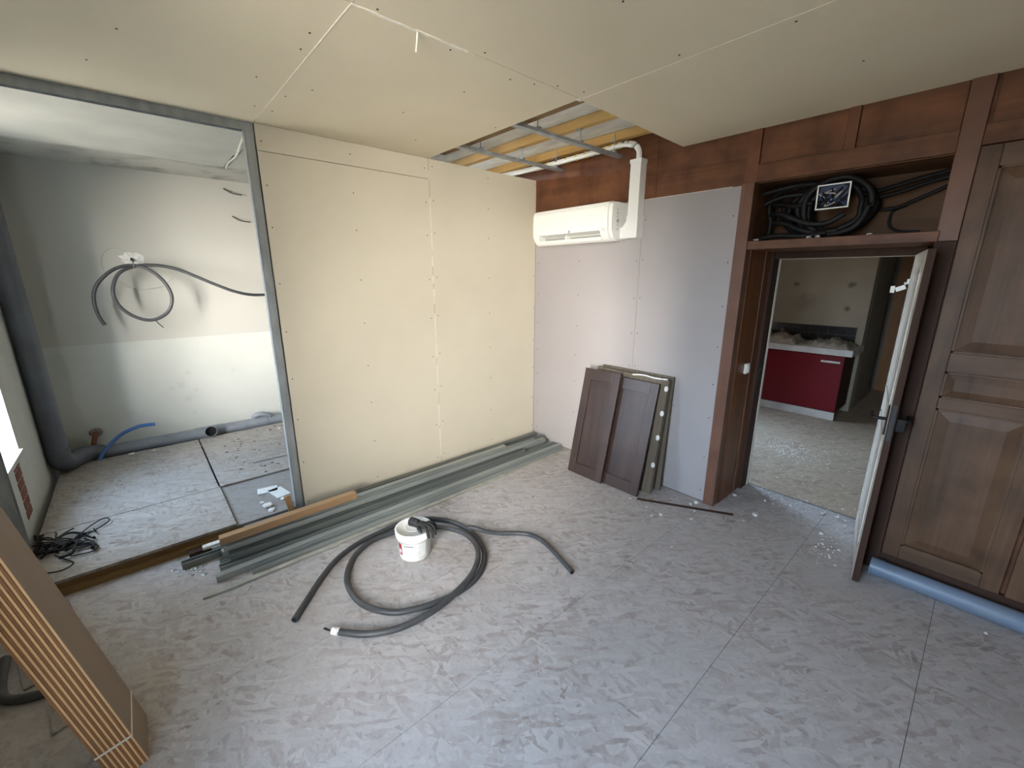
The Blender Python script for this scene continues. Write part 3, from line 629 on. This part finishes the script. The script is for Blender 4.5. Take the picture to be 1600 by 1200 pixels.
for k in range(11):
    u = 3 + k*.32; i = int(u); A, B = Vector(path[i]), Vector(path[i+1]); c_ = A.lerp(B, u-i); q_ = (B-A).to_track_quat('Z', 'Y').to_matrix().to_4x4()
    MB().lathe([(.0215,-.010),(.0262,-.010),(.0262,.010),(.0215,.010)], seg=14, M=Matrix.Translation(c_) @ q_).build('tape_ring', 'yellow_tie' if k % 4 else 'print_grey', ls)
for c_, d_ in (((1.07,-.061,2.712),(1,0,-.3)), ((1.13,-.051,2.688),(.8,0,-.8))):
    MB().lathe([(.0225,-.004),(.025,-.004),(.025,.004),(.0225,.004)], seg=14, M=Matrix.Translation(c_) @ Vector(d_).to_track_quat('Z','Y').to_matrix().to_4x4()).build('tape_ring', 'print_grey', ls)
# ================================================================== PIPES
pb = thing('floor_pipe', 'blue grey plastic drain pipe lying along the foot of the cupboard', 'pipe', (2.96, -.062, .05))
MB().tube([(0,0,0),(1.62,.01,0)], .05, seg=24, sub=1).build('pipe', 'pvc_blue', pb); MB().tube([(0,0,0),(.06,0,0)], .053, seg=24, sub=1).build('socket', 'pvc_blue', pb)
dp = thing('drain_pipe', 'dark grey vertical drain pipe in the alcove corner turning along the rear wall', 'drain pipe')
tube('vertical_pipe', 'pvc_dark', [(-1.80,-3.795,.30),(-1.80,-3.795,2.62)], .070, dp, seg=20, sub=1)
tube('elbow', 'pvc_dark', [(-1.80,-3.795,.33),(-1.815,-3.79,.225),(-1.89,-3.765,.178),(-2.01,-3.71,.170),(-2.11,-3.65,.150),(-2.16,-3.57,.118)], .073, dp, seg=20)
tube('horizontal_pipe', 'pvc_grey', [(-2.165,-3.60,.115),(-2.165,-2.05,.105),(-2.165,-1.0,.10)], .06, dp, seg=18, sub=1)
tube('coupling', 'pvc_grey', [(-2.165,-2.85,.108),(-2.165,-2.60,.108)], .067, dp, seg=18, sub=1)
m = MB(); m.tube([(-2.15,-2.725,.13),(-2.02,-2.725,.155)], .052, seg=18, sub=1, caps=False); tee = m.build('branch', 'pvc_grey', dp)
MB().lathe([(.052,0),(.058,0),(.058,-.05),(.052,-.05)], seg=18, M=Matrix.Translation((-2.02,-2.725,.155)) @ Matrix.Rotation(R(83),4,'Y')).build('branch_rim', 'pvc_grey', tee)
MB().lathe([(0,0),(.051,0)], seg=18, M=Matrix.Translation((-2.06,-2.725,.148)) @ Matrix.Rotation(R(83),4,'Y')).build('branch_bore', 'cable_black', tee)
tube('coupling', 'pvc_grey', [(-2.165,-2.30,.106),(-2.165,-2.18,.106)], .066, dp, seg=18, sub=1)
tube('vent_elbow', 'pvc_grey', [(-2.18,-2.30,.14),(-2.17,-2.29,.19),(-2.15,-2.22,.205),(-2.15,-2.14,.17)], .026, dp, seg=12)
tag(tube('water_pipe', 'pex_blue', [(-1.975,-3.58,.110),(-1.995,-3.545,.165),(-2.05,-3.48,.225),(-2.09,-3.39,.285),(-2.10,-3.27,.322),(-2.10,-3.15,.318)], .016, seg=10), 'blue flexible water pipe curving up at the alcove rear wall', 'pipe')
op = thing('wall_outlet', 'old brown pipe stub sticking out of the alcove wall beside the dark pipe', 'pipe')
tube('stub', 'brick_red', [(-2.25,-3.58,.30),(-2.20,-3.58,.29),(-2.17,-3.60,.24),(-2.165,-3.61,.20)], .02, op, seg=10); MB().sphere((-2.235,-3.58,.30), .05, sc=(.4,1,.8)).build('plaster_patch', 'chipboard_edge', op)
# ================================================================== CONDUIT ON THE ALCOVE WALL
xw = -2.25
wcn = thing('wall_conduit', 'black flexible conduit looped once and hanging from a wall plate in the alcove', 'conduit')
pts = [(-2.00,-3.335,1.31),(-2.0,-3.362,1.40),(-2.0,-3.368,1.52),(-2.0,-3.34,1.63),(-2.0,-3.27,1.725),(-2.02,-3.17,1.80),(-2.04,-3.05,1.822),(-2.02,-2.94,1.77),(-2.0,-2.86,1.66),(-1.98,-2.835,1.53),(-1.98,-2.88,1.41),(-1.98,-2.97,1.345),(-1.98,-3.06,1.34),(-1.98,-3.16,1.40),(-1.99,-3.225,1.50),(-2.0,-3.23,1.62),(-2.02,-3.17,1.75),(-2.05,-3.05,1.815),(-2.05,-2.90,1.825),(-2.04,-2.76,1.795),(-2.02,-2.62,1.725),(-2.0,-2.47,1.645),(-2.0,-2.33,1.58),(-2.02,-2.18,1.54),(-2.06,-2.0,1.535),(-2.1,-1.8,1.54)]
tube('conduit', 'rubber_black', pts, .0145, wcn, seg=10)
tube('support_wire', 'bolt_chrome', [(xw+.01,-3.058,1.862),(-2.12,-3.058,1.85),(-2.045,-3.058,1.845),(-2.02,-3.06,1.815),(-2.045,-3.06,1.795)], .004, wcn, seg=6)
tube('tie_tail', 'cable_black', [(-1.98,-2.99,1.34),(-1.97,-2.97,1.30),(-1.97,-2.94,1.26)], .004, wcn, seg=6)
pl = thing('wall_plate', 'irregular white plaster patch round a ceiling hook on the alcove wall', 'plaster patch', (xw, -3.06, 1.885))
m = MB(); n_ = 18
rad = [random.uniform(.055,.085) for _ in range(n_)]
m.prism([(rad[i]*1.2*math.cos(2*math.pi*i/n_), rad[i]*.85*math.sin(2*math.pi*i/n_)) for i in range(n_)], 'x', 0, .006); m.build('patch', 'gypsum', pl)
m = MB(); m.tube([(0,0,0),(.035,0,-.01)], .012, seg=8, sub=1); m.build('hook', 'dark_plastic', pl)
for k, (y, z) in enumerate(((-.08,.0), (.03,-.2))):
    pass
tube('loose_wire', 'grey_plastic', [(.004,-.03,.07),(.01,-.12,.09),(.012,-.20,.02),(.012,-.21,-.10),(.01,-.16,-.16)], .0018, pl, seg=5)
tube('loose_wire', 'grey_plastic', [(.01,-.12,-.2),(.02,-.06,-.26),(.02,.06,-.28),(.02,.2,-.24),(.015,.28,-.16)], .0018, pl, seg=5)
for k, (y, z) in enumerate(((-2.10,2.30),(-2.14,2.56))):
    tag(tube('wall_wire', 'dark_plastic', [(xw+.003,y-.10,z+.03),(xw+.03,y-.04,z-.01),(xw+.03,y+.05,z-.02)], .005, seg=6), ('lower' if k == 0 else 'upper')+' short wire stub on the alcove wall near the jamb stud', 'wire')
# ================================================================== CABLE TANGLE ON THE PLATFORM
tg = thing('cable_tangle', 'tangled thin black cables lying on the platform beside the dark stud', 'cables', (-.40, -3.70, .092))
for k in range(16):
    p_ = Vector((random.uniform(-.10,.10), random.uniform(-.10,.06), .008)); pts = [p_.copy()]; a = random.uniform(0, 6.28)
    for j in range(8):
        a += random.uniform(-.9,.9)+(.4 if k % 2 else -.4); p_ = p_+Vector((math.cos(a), math.sin(a), 0))*random.uniform(.03,.055)
        p_ = Vector((max(-.20,min(.26,p_.x)), max(-.13,min(.15,p_.y)), .006+random.uniform(0,.035))); pts.append(p_.copy())
    tube('cable', 'cable_black', pts, .0045 if k % 4 else .008, tg, seg=6, sub=5)
for pts in ([(-.05,.05,.01),(-.16,.12,.02),(-.22,.19,.025),(-.17,.215,.02),(-.10,.15,.012),(-.02,.05,.01)], [(.0,.05,.01),(.08,.11,.015),(.15,.17,.015),(.2,.14,.012),(.17,.05,.01)], [(.1,-.02,.01),(.2,.03,.015),(.28,.07,.012),(.32,.02,.01),(.28,-.06,.01)]):
    tube('cable', 'cable_black', pts, .004, tg, seg=6)
MB().bbox(-.05,.05,-.02,.02,.005,.04,.006, Matrix.Rotation(.5,4,'Z')).build('plug', 'cable_black', tg)
# ================================================================== METAL PROFILES BY THE PARTITION
def profile(x, z, y0, y1, w_=.048, h_=.036, up=True, roll=0, yaw=0.0, label='', mt=None):
    mt = mt or ['galvanized_light','galvanized_dark','galvanized','galvanized_light','galvanized_dark'][int(abs(x)*1000+z*700) % 5]
    t_ = .0016; m = MB(); l_ = y1-y0
    m.box(-w_/2, w_/2, -l_/2, l_/2, 0 if not up else h_-t_, t_ if not up else h_)
    m.box(-w_/2, -w_/2+t_, -l_/2, l_/2, 0, h_); m.box(w_/2-t_, w_/2, -l_/2, l_/2, 0, h_)
    if up: m.box(-w_/2, -w_/2+.008, -l_/2, l_/2, 0, t_); m.box(w_/2-.008, w_/2, -l_/2, l_/2, 0, t_)
    else:  m.box(-w_/2, -w_/2+.008, -l_/2, l_/2, h_-t_, h_); m.box(w_/2-.008, w_/2, -l_/2, l_/2, h_-t_, h_)
    zz = h_ if up else t_
    for q in (-.2, .2): m.box(w_*q-.0022, w_*q+.0022, -l_/2, l_/2, zz-.001, zz+.0014)
    o = m.build('metal_profile', mt); o.location = (x, (y0+y1)/2, z); o.rotation_euler = (0, roll, yaw)
    return tag(o, label, 'metal profile', 'metal profiles stacked along the partition')
ordn = ['nearest the cream plasterboard', 'second from the cream plasterboard', 'third from the cream plasterboard', 'in the middle of the stack', 'third from the open floor', 'second from the open floor']
for k, (x, a, b, up) in enumerate(((.048,-2.30,-.02,False), (.110,-3.00,-.03,True), (.172,-3.16,-.05,False), (.234,-2.96,-.02,True), (.297,-2.98,-.10,False), (.362,-2.99,-.03,False))):
    profile(x, .0005, a, b, up=up, yaw=R(random.uniform(-.15,.15)), label='galvanized metal profile in the bottom layer, '+ordn[k])
for k, (x, a, b, up) in enumerate(((.085,-2.25,-.06,True), (.196,-2.95,-.04,False), (.264,-2.96,-.10,True), (.333,-2.93,-.45,False))):
    profile(x, .0385, a, b, up=up, yaw=R(random.uniform(-.2,.2)), label='galvanized metal profile in the middle layer, '+['by the cream plasterboard','second from the plasterboard','third from the plasterboard','on the open floor side'][k])
for k, (x, a, b) in enumerate(((.215,-2.93,-.6), (.285,-2.95,-.25))):
    profile(x, .0765, a, b, up=(k == 0), yaw=R(.12-.25*k), label='galvanized metal profile on top of the stack, '+['under the timber batten','on the open floor side'][k])
profile(.435, .0005, -3.02, -.02, up=True, yaw=R(.5), label='galvanized metal profile lying loose in front of the stack')
profile(.490, .0005, -2.85, -.08, w_=.05, h_=.028, up=False, yaw=R(.6), label='low metal track lying in front of the stack')
o = tag(MB().prism([(-.018,-1.50),(.006,-1.53),(.018,-1.40),(.012,1.53),(-.012,1.53)], 'z', 0, .010).build('edge_strip', 'edge_pale'), 'pale narrow strip lying at the very front of the metal profiles', 'strip'); o.location = (.548, -1.57, .0005); o.rotation_euler = (0,0,R(.9))
bt = tag(MB().bbox(-.027,.027,-.43,.43,0,.05,.003).build('timber_batten', 'pine_y'), 'reddish timber batten resting on top of the metal profiles', 'batten'); bt.location = (.245, -2.53, .1135); bt.rotation_euler = (0,0,R(1.0))
o = tag(MB().bbox(-.02,.02,-.06,.06,0,.018,.002).build('foam_block', 'gypsum'), 'small white block under the left end of the timber batten', 'block'); o.location = (.175, -2.985, .078)
o = tag(MB().bbox(-.008,.008,-.022,.022,0,.20,.002).build('wood_stake', 'pine_y'), 'short wooden stake standing between platform and metal profiles', 'stake'); o.location = (.045, -2.485, .0); o.rotation_euler = (R(10), 0, R(5))
gt = thing('track_offcut', 'short dark metal channel offcut beside the platform edge', 'offcut', (.055, -2.66, .0))
m = MB(); m.box(-.03,.03,-.14,.14,.06,.063); m.box(-.03,-.027,-.14,.14,.0,.062); m.box(.027,.03,-.14,.14,0,.062); m.build('channel', 'pvc_grey', gt)
o = tag(MB().bbox(-.03,.03,-.16,.16,0,.03,.002).build('timber_offcut', 'frame_dark'), 'dark timber offcut between the platform and the metal channel offcut', 'offcut'); o.location = (.065, -2.985+.03, 0)
# ================================================================== LEANING OLD PANELS
def lean_panel(name, label, x0, x1, foot_y, top_y, length, th_, mts, cols=1, group='old panels leaning on the lilac board', extra=None, roll=0):
    a = math.asin((top_y-foot_y)/length)
    o = thing(name, label, 'panel', ((x0+x1)/2, foot_y, 0.004), (-a, roll, 0), group); w2 = (x1-x0)/2
    fs, pn = mts
    s = .075
    # local: x width, z up the panel, front face y = 0, back y = th
    box('stile', fs, -w2, -w2+s, 0, th_, 0, length, o, .002); box('stile', fs, w2-s, w2, 0, th_, 0, length, o, .002)
    box('rail', fs+'_x' if fs+'_x' in MATS else fs, -w2+s, w2-s, 0, th_, 0, s+.02, o, .002); box('rail', fs+'_x' if fs+'_x' in MATS else fs, -w2+s, w2-s, 0, th_, length-s-.02, length, o, .002)
    box('panel_board', pn, -w2+s-.004, w2-s+.004, min(.013, th_*.6), th_-.002, s+.016, length-s-.016, o)
    return o
lean_panel('old_panel', 'dark grimy panel hindmost in the leaning stack', .915, 1.60, -.10, -.028, .955, .018, ('panel_grey','panel_grey'))
p3 = lean_panel('old_panel', 'rough grey panel with white foam dabs in the leaning stack', .885, 1.575, -.21, -.088, .945, .045, ('panel_grey','panel_grey'), roll=R(1))
for z in (.25,.48,.68,.88):
    MB().sphere((.335, -.004, z), .02, sc=(.9,.5,1.15)).build('foam_dab', 'gypsum', p3)
m = MB(); m.tube([(.02,0,.937),(.12,.004,.95),(.22,0,.945),(.33,.004,.952)], .008, seg=6); m.build('foam_bead', 'gypsum', p3)
lean_panel('old_panel', 'wide dark brown framed panel in front of the rough grey one', .862, 1.535, -.34, -.130, .925, .026, ('panel_dark','panel_dark'))
lean_panel('old_panel', 'narrow dark brown framed panel foremost in the leaning stack', .838, 1.205, -.375, -.162, .955, .022, ('panel_dark','panel_dark'), roll=R(-.5))
o = tag(MB().bbox(-.345,.345,-.012,.012,0,.008,.002).build('wood_strip', 'frame_dark'), 'thin dark wooden strip lying on the floor before the doorway post', 'strip'); o.location = (1.857, -.194, .0005); o.rotation_euler = (0,0,math.atan2(.332,.605))
# ================================================================== BUCKET, GLOVE
bk = thing('bucket', 'white plastic bucket with lid standing inside the hose loop', 'bucket', (.985, -2.02, 0)); bk.scale = (.95,.95,.95)
MB().lathe([(0,.002),(.098,.002),(.102,.006),(.112,.15),(.119,.152),(.119,.16),(.113,.162),(.113,.186),(0,.186)], seg=48).build('body', 'white_plastic', bk)
lid = MB().lathe([(.114,.178),(.1225,.178),(.1235,.182),(.1235,.198),(.121,.202),(.112,.202),(.109,.197),(.0,.197)], seg=48).build('lid', 'white_trunk', bk)
MB().lathe([(.052,.198),(.056,.1985),(.056,.200),(.052,.200)], seg=36).build('lid_ring', 'label_pale', lid); MB().lathe([(0,.203),(.012,.203),(.014,.1985)], seg=20).build('lid_knob', 'grey_plastic', lid)
def patch(name, mt, a0, a1, z0, z1, par, off=.0012, n=10):
    m = MB(); rr = lambda z: .102+(z-.006)/(.144)*.010+off; vs = []
    for i in range(n+1):
        a = R(a0+(a1-a0)*i/n)
        for z in (z0, z1): vs.append((rr(z)*math.cos(a), rr(z)*math.sin(a), z))
    return m.add(vs, [(2*i, 2*i+2, 2*i+3, 2*i+1) for i in range(n)], True).build(name, mt, par)
cv = math.degrees(math.atan2(-3.1245+2.02, 3.173-.985))       # side turned to the room
lb = patch('label', 'label_pale', cv-48, cv+38, .035, .135, bk)
patch('label_print', 'label_red', cv-66, cv-50, .045, .13, lb, .0016)
patch('label_print', 'label_pale', cv-63, cv-53, .06, .09, lb, .0022)
for k in range(6): patch('label_print', 'grey_plastic', cv-40, cv-40+random.uniform(30,60), .05+.011*k, .0525+.011*k, lb, .0022)
patch('label_print', 'print_grey', cv-40, cv-5, .118, .125, lb, .0022)
tube('handle', 'white_trunk', [(.119*math.cos(R(cv+90+s)),.119*math.sin(R(cv+90+s)),.155-.075*math.sin(math.pi*i/10)) for i, s in enumerate([18*j for j in range(11)])], .003, bk, seg=6, sub=2)
# glove: palm, cuff and five curled fingers grown as one skin
gl_o = thing('work_glove', 'crumpled black work glove lying on the bucket lid', 'glove', (1.025, -1.985, .1935), (0,0,R(30)))
m = MB(); m.sphere((0,0,.016), .034, seg=14, ring=8, sc=(1.15,.95,.55)); m.tube([(-.02,.0,.016),(-.055,.004,.018),(-.082,.01,.016)], [.026,.030], seg=12)
for k, (y, l_, dz, sp2) in enumerate(((.026,.052,-.030,.018),(.010,.066,-.042,.006),(-.008,.062,-.046,-.006),(-.025,.048,-.034,-.018))):
    m.tube([(.022,y,.018),(.022+l_*.45,y+sp2*.5,.022),(.022+l_*.85,y+sp2,.006),(.022+l_,y+sp2,dz)], [.0105,.0085], seg=8, sub=4); m.sphere((.022+l_,y+sp2,dz), .0087, seg=8, ring=6)
m.tube([(-.01,-.026,.014),(.008,-.05,.016),(.028,-.058,.006)], [.012,.0095], seg=8); m.sphere((.028,-.058,.006), .0097, seg=8, ring=6)
gh = m.build('hand', 'glove_black', gl_o); rm = gh.modifiers.new('fuse', 'REMESH'); rm.mode = 'VOXEL'; rm.voxel_size = .0022; rm.use_smooth_shade = True
# ================================================================== HOSE ON THE FLOOR
hp = [(1.083,-2.767),(.977,-2.673),(.843,-2.549),(.737,-2.422),(.668,-2.264),(.645,-2.092),(.639,-1.934),(.705,-1.785),(.856,-1.664),(1.056,-1.629),(1.244,-1.674),(1.361,-1.754),(1.45,-1.879),(1.476,-2.007),(1.466,-2.134),(1.432,-2.256),(1.367,-2.369),(1.234,-2.452),(1.091,-2.472),(.937,-2.442),(.782,-2.334),(.703,-2.182),(.715,-2.0),(.77,-1.87),(.879,-1.765),(1.058,-1.70),(1.217,-1.715),(1.339,-1.78),(1.44,-1.90),(1.50,-2.06),(1.515,-2.22),(1.485,-2.39),(1.41,-2.53),(1.284,-2.643)]
hz = [.0168]*len(hp)
for i, z in ((24,.025),(25,.042),(26,.050),(27,.052),(28,.052),(29,.045),(30,.03)): hz[i] = z
hs = thing('hose', 'dark grey flexible conduit coiled on the floor round the white bucket', 'hose')
tube('tube', 'conduit_grey', [(x, y, z) for (x, y), z in zip(hp, hz)], .0165, hs, seg=14, sub=8)
dv = (Vector((1.284,-2.643))-Vector((1.41,-2.53))).normalized()
e0 = Vector((1.284,-2.643,.0168)); d3 = Vector((dv.x, dv.y, 0))
tube('white_tape', 'gypsum', [e0-d3*.035, e0+d3*.004], .0178, hs, seg=14, sub=1)
for k in range(3): tube('wire_end', 'cable_black', [e0, e0+d3*.02+Vector((.004*k,.004*(k-1),.004)), e0+d3*.045+Vector((.012*(k-1),.0,.012*k))], .003, hs, seg=6)
tube('bore', 'cable_black', [(1.0845,-2.7683,.0168),(1.0830,-2.767,.0168)], .012, hs, seg=12, sub=1)
h2 = thing('hose_piece', 'shorter grey conduit end running right from the coiled hose', 'hose')
tube('tube', 'conduit_grey', [(1.06,-1.66,.066),(1.09,-1.625,.062),(1.14,-1.575,.04),(1.196,-1.493,.0155),(1.29,-1.387,.0148),(1.375,-1.338,.0148),(1.487,-1.335,.0148),(1.633,-1.373,.0148),(1.789,-1.42,.0148)], .0145, h2, seg=12, sub=8)
tube('bore', 'cable_black', [(1.788,-1.4198,.0148),(1.7905,-1.4204,.0148)], .0105, h2, seg=12, sub=1)
tag(tube('cable_piece', 'rubber_black', [(.45,-3.83,.02),(.62,-3.82,.02),(.74,-3.79,.02),(.80,-3.70,.02),(.815,-3.62,.02)], .019, seg=10), 'black conduit end on the floor at the left picture edge', 'hose')
# ================================================================== PLANK BUNDLE LEANING ON THE OUTER WALL
lean = math.atan(.186); BL = 2.27
bn = thing('plank_bundle', 'strapped bundle of thin wooden planks leaning in the left foreground', 'plank bundle', (1.42, -3.351, .004), (lean, 0, 0))
NP = 14; tp_ = .0071
for k in range(NP):
    y1 = -k*tp_; dx = random.uniform(-.0035,.0); bev = .0012
    mt = 'plank_light' if k % 2 == 0 else 'plank_dark'
    m = MB(); m.bbox(-.216, dx, y1-tp_+.0006, y1, random.uniform(0,.004), BL+random.uniform(-.02,.01), bev)
    m.m = [0]*len(m.f); nrm = []
    for f in range(len(m.f)):
        vs = [Vector(m.v[i]) for i in m.f[f]]; n_ = (vs[1]-vs[0]).cross(vs[2]-vs[0]).normalized(); m.m[f] = 1 if abs(n_.y) > .9 else 0
    m.build('plank', [mt, 'plank_face'], bn)
for zs in (.145, 2.0):
    m = MB(); q = .0012; T = NP*tp_
    m.box(0, q, -T-q, q, zs-.004, zs+.004); m.box(-.218, q, 0, q, zs-.004, zs+.004); m.box(-.218, q, -T-q, -T, zs-.004, zs+.004); m.box(-.218-q, -.218, -T-q, q, zs-.004, zs+.004)
    m.build('strap', 'paper_white', bn)
# pale offcuts on the floor behind the bundle
o = tag(MB().bbox(-.30,.30,-.11,.11,0,.012,.002).build('board_offcut', 'osb_grey'), 'grey board offcut on the floor at the left picture edge', 'offcut'); o.location = (.40, -3.70, .0005); o.rotation_euler = (0,0,R(12))
o = tag(MB().prism([(-.09,-.05),(.10,-.03),(.06,.06),(-.07,.05)], 'z', 0, .010).build('board_offcut', 'osb_platform'), 'small pale board offcut on the floor under the leaning planks', 'offcut'); o.location = (.96, -3.60, .0005)
# ================================================================== RUBBLE
def chip(r, seed):
    rr = random.Random(seed); bm = bmesh.new(); bmesh.ops.create_icosphere(bm, subdivisions=1, radius=r)
    for v in bm.verts: v.co = Vector((v.co.x*rr.uniform(.7,1.4), v.co.y*rr.uniform(.6,1.1), v.co.z*rr.uniform(.35,.75)))
    lo = min(v.co.z for v in bm.verts)
    for v in bm.verts: v.co.z -= lo
    bm.verts.index_update(); m = MB().add([v.co for v in bm.verts], [[v.index for v in f.verts] for f in bm.faces]); bm.free(); return m
protos = [chip(.012, k).build('plaster_chip', 'gypsum') for k in range(5)]
used = set()
spots = [(2.274,.088,2.0),(1.807,-.44,1.5),(1.763,-.49,.9),(1.945,-.191,1.0),(1.983,-.319,.9),(1.674,-.414,.8),(2.244,-.048,.6),(1.515,-.389,.9),(2.244,.374,1.0),(2.284,.464,.9),(2.304,.37,.8),(2.328,.499,.7),(2.05,.288,1.5),(2.4,.449,.8),(2.598,.493,1.0),(2.684,.513,1.2),(2.735,.50,.9),(2.679,.693,.8),(2.664,.177,1.2),(2.745,.759,.7),(2.053,-.728,.7),(1.847,-.856,.7),(3.441,-.206,.9),(1.90,-.07,1.6),(1.88,-.12,1.1),
         (2.70,.05,1.0),(2.74,.0,.9),(2.77,-.08,.8),(2.68,-.02,.7),(2.79,.05,.8),(2.81,-.15,.7)]
for k, (x, y, s) in enumerate(spots):
    pr = protos[k % 5]
    if k % 5 not in used: used.add(k % 5); o = pr
    else: o = pr.copy(); C.objects.link(o)
    o.location = (x, y, -.0042 if y > .602 else -.0002); o.scale = (s, s, s); o.rotation_euler = (0, 0, random.uniform(0, 6.28))
    tag(o, 'small white plaster crumb on the floor around the doorway', 'plaster crumb', 'plaster crumbs on the floor')
for k, (x, y, z, s) in enumerate(((-.13,-2.62,.074,3.0),(-.2,-2.64,.074,1.8),(-.05,-2.61,.074,2.6),(-.16,-2.5,.074,2.2),(-1.85,-2.13,.088,1.6),(-1.98,-3.36,.092,2.4),(-1.95,-3.20,.092,1.5))):
    o = protos[k % 5].copy(); C.objects.link(o); o.location = (x, y, z-.0002); o.scale = (s, s, s*.7); o.rotation_euler = (0,0,random.uniform(0,6.28))
    tag(o, 'pale plaster lump lying on the alcove platform', 'plaster crumb', 'plaster lumps on the platform')
for k, (x, y, z, s) in enumerate(((2.03,.06,1.952,1.6),(2.13,.2,1.952,1.3),(2.33,.06,1.952,1.8),(2.38,.05,1.952,1.3),(2.62,.08,1.952,1.2))):
    o = protos[k % 5].copy(); C.objects.link(o); o.location = (x, y, z-.0002); o.scale = (s,)*3; o.rotation_euler = (0,0,random.uniform(0,6.28))
    tag(o, 'white plaster crumb lying on the lintel shelf in the cable niche', 'plaster crumb', 'plaster crumbs in the niche')
def scatter(name, mt, n, fn, r0, r1, label, flat=.5):
    m = MB()
    for k in range(n):
        x, y, z = fn(); r = random.uniform(r0, r1); a = random.uniform(0, 6.28)
        q = [(x+r*random.uniform(.6,1.3)*math.cos(a+j*1.257), y+r*random.uniform(.6,1.3)*math.sin(a+j*1.257), z) for j in range(5)]
        m.add(q+[(x, y, z+r*flat)], [(j, (j+1) % 5, 5) for j in range(5)])
    o = stuff(m.build(name, mt)); tag(o, label, 'rubble'); return o
def s1():
    u = random.random(); x = 2.05+.72*u; y = .52+random.gauss(0,.10)*(.5+u); return (x, y, .0005 if y < .6 else -.0035)
scatter('plaster_rubble', 'gypsum', 150, s1, .002, .008, 'fine white plaster rubble scattered across the door threshold')
scatter('rubble_by_leaf', 'gypsum', 70, lambda: (2.72+random.gauss(0,.035), .0+random.gauss(0,.10), .0005), .002, .007, 'fine white plaster rubble at the foot of the open door')
scatter('metal_shavings', 'galvanized', 60, lambda: (.20+random.gauss(0,.05), -3.10+random.gauss(0,.045), .0005), .006, .018, 'heap of pale scraps at the left end of the metal profiles', .3)
scatter('floor_debris', 'frame_dark', 70, lambda: (random.uniform(-2.0,-.75), random.uniform(-2.75,-1.9), .0885), .004, .018, 'dark wood splinters scattered over the far platform boards', .12)
scatter('kitchen_rubble', 'gypsum', 420, lambda: (1.98+random.gauss(0,.22), 1.70+random.gauss(0,.16), -.0035) if random.random() < .8 else (random.uniform(1.75,2.6), random.uniform(.9,2.4), -.0035), .003, .010, 'plaster crumbs on the kitchen floor', .4)
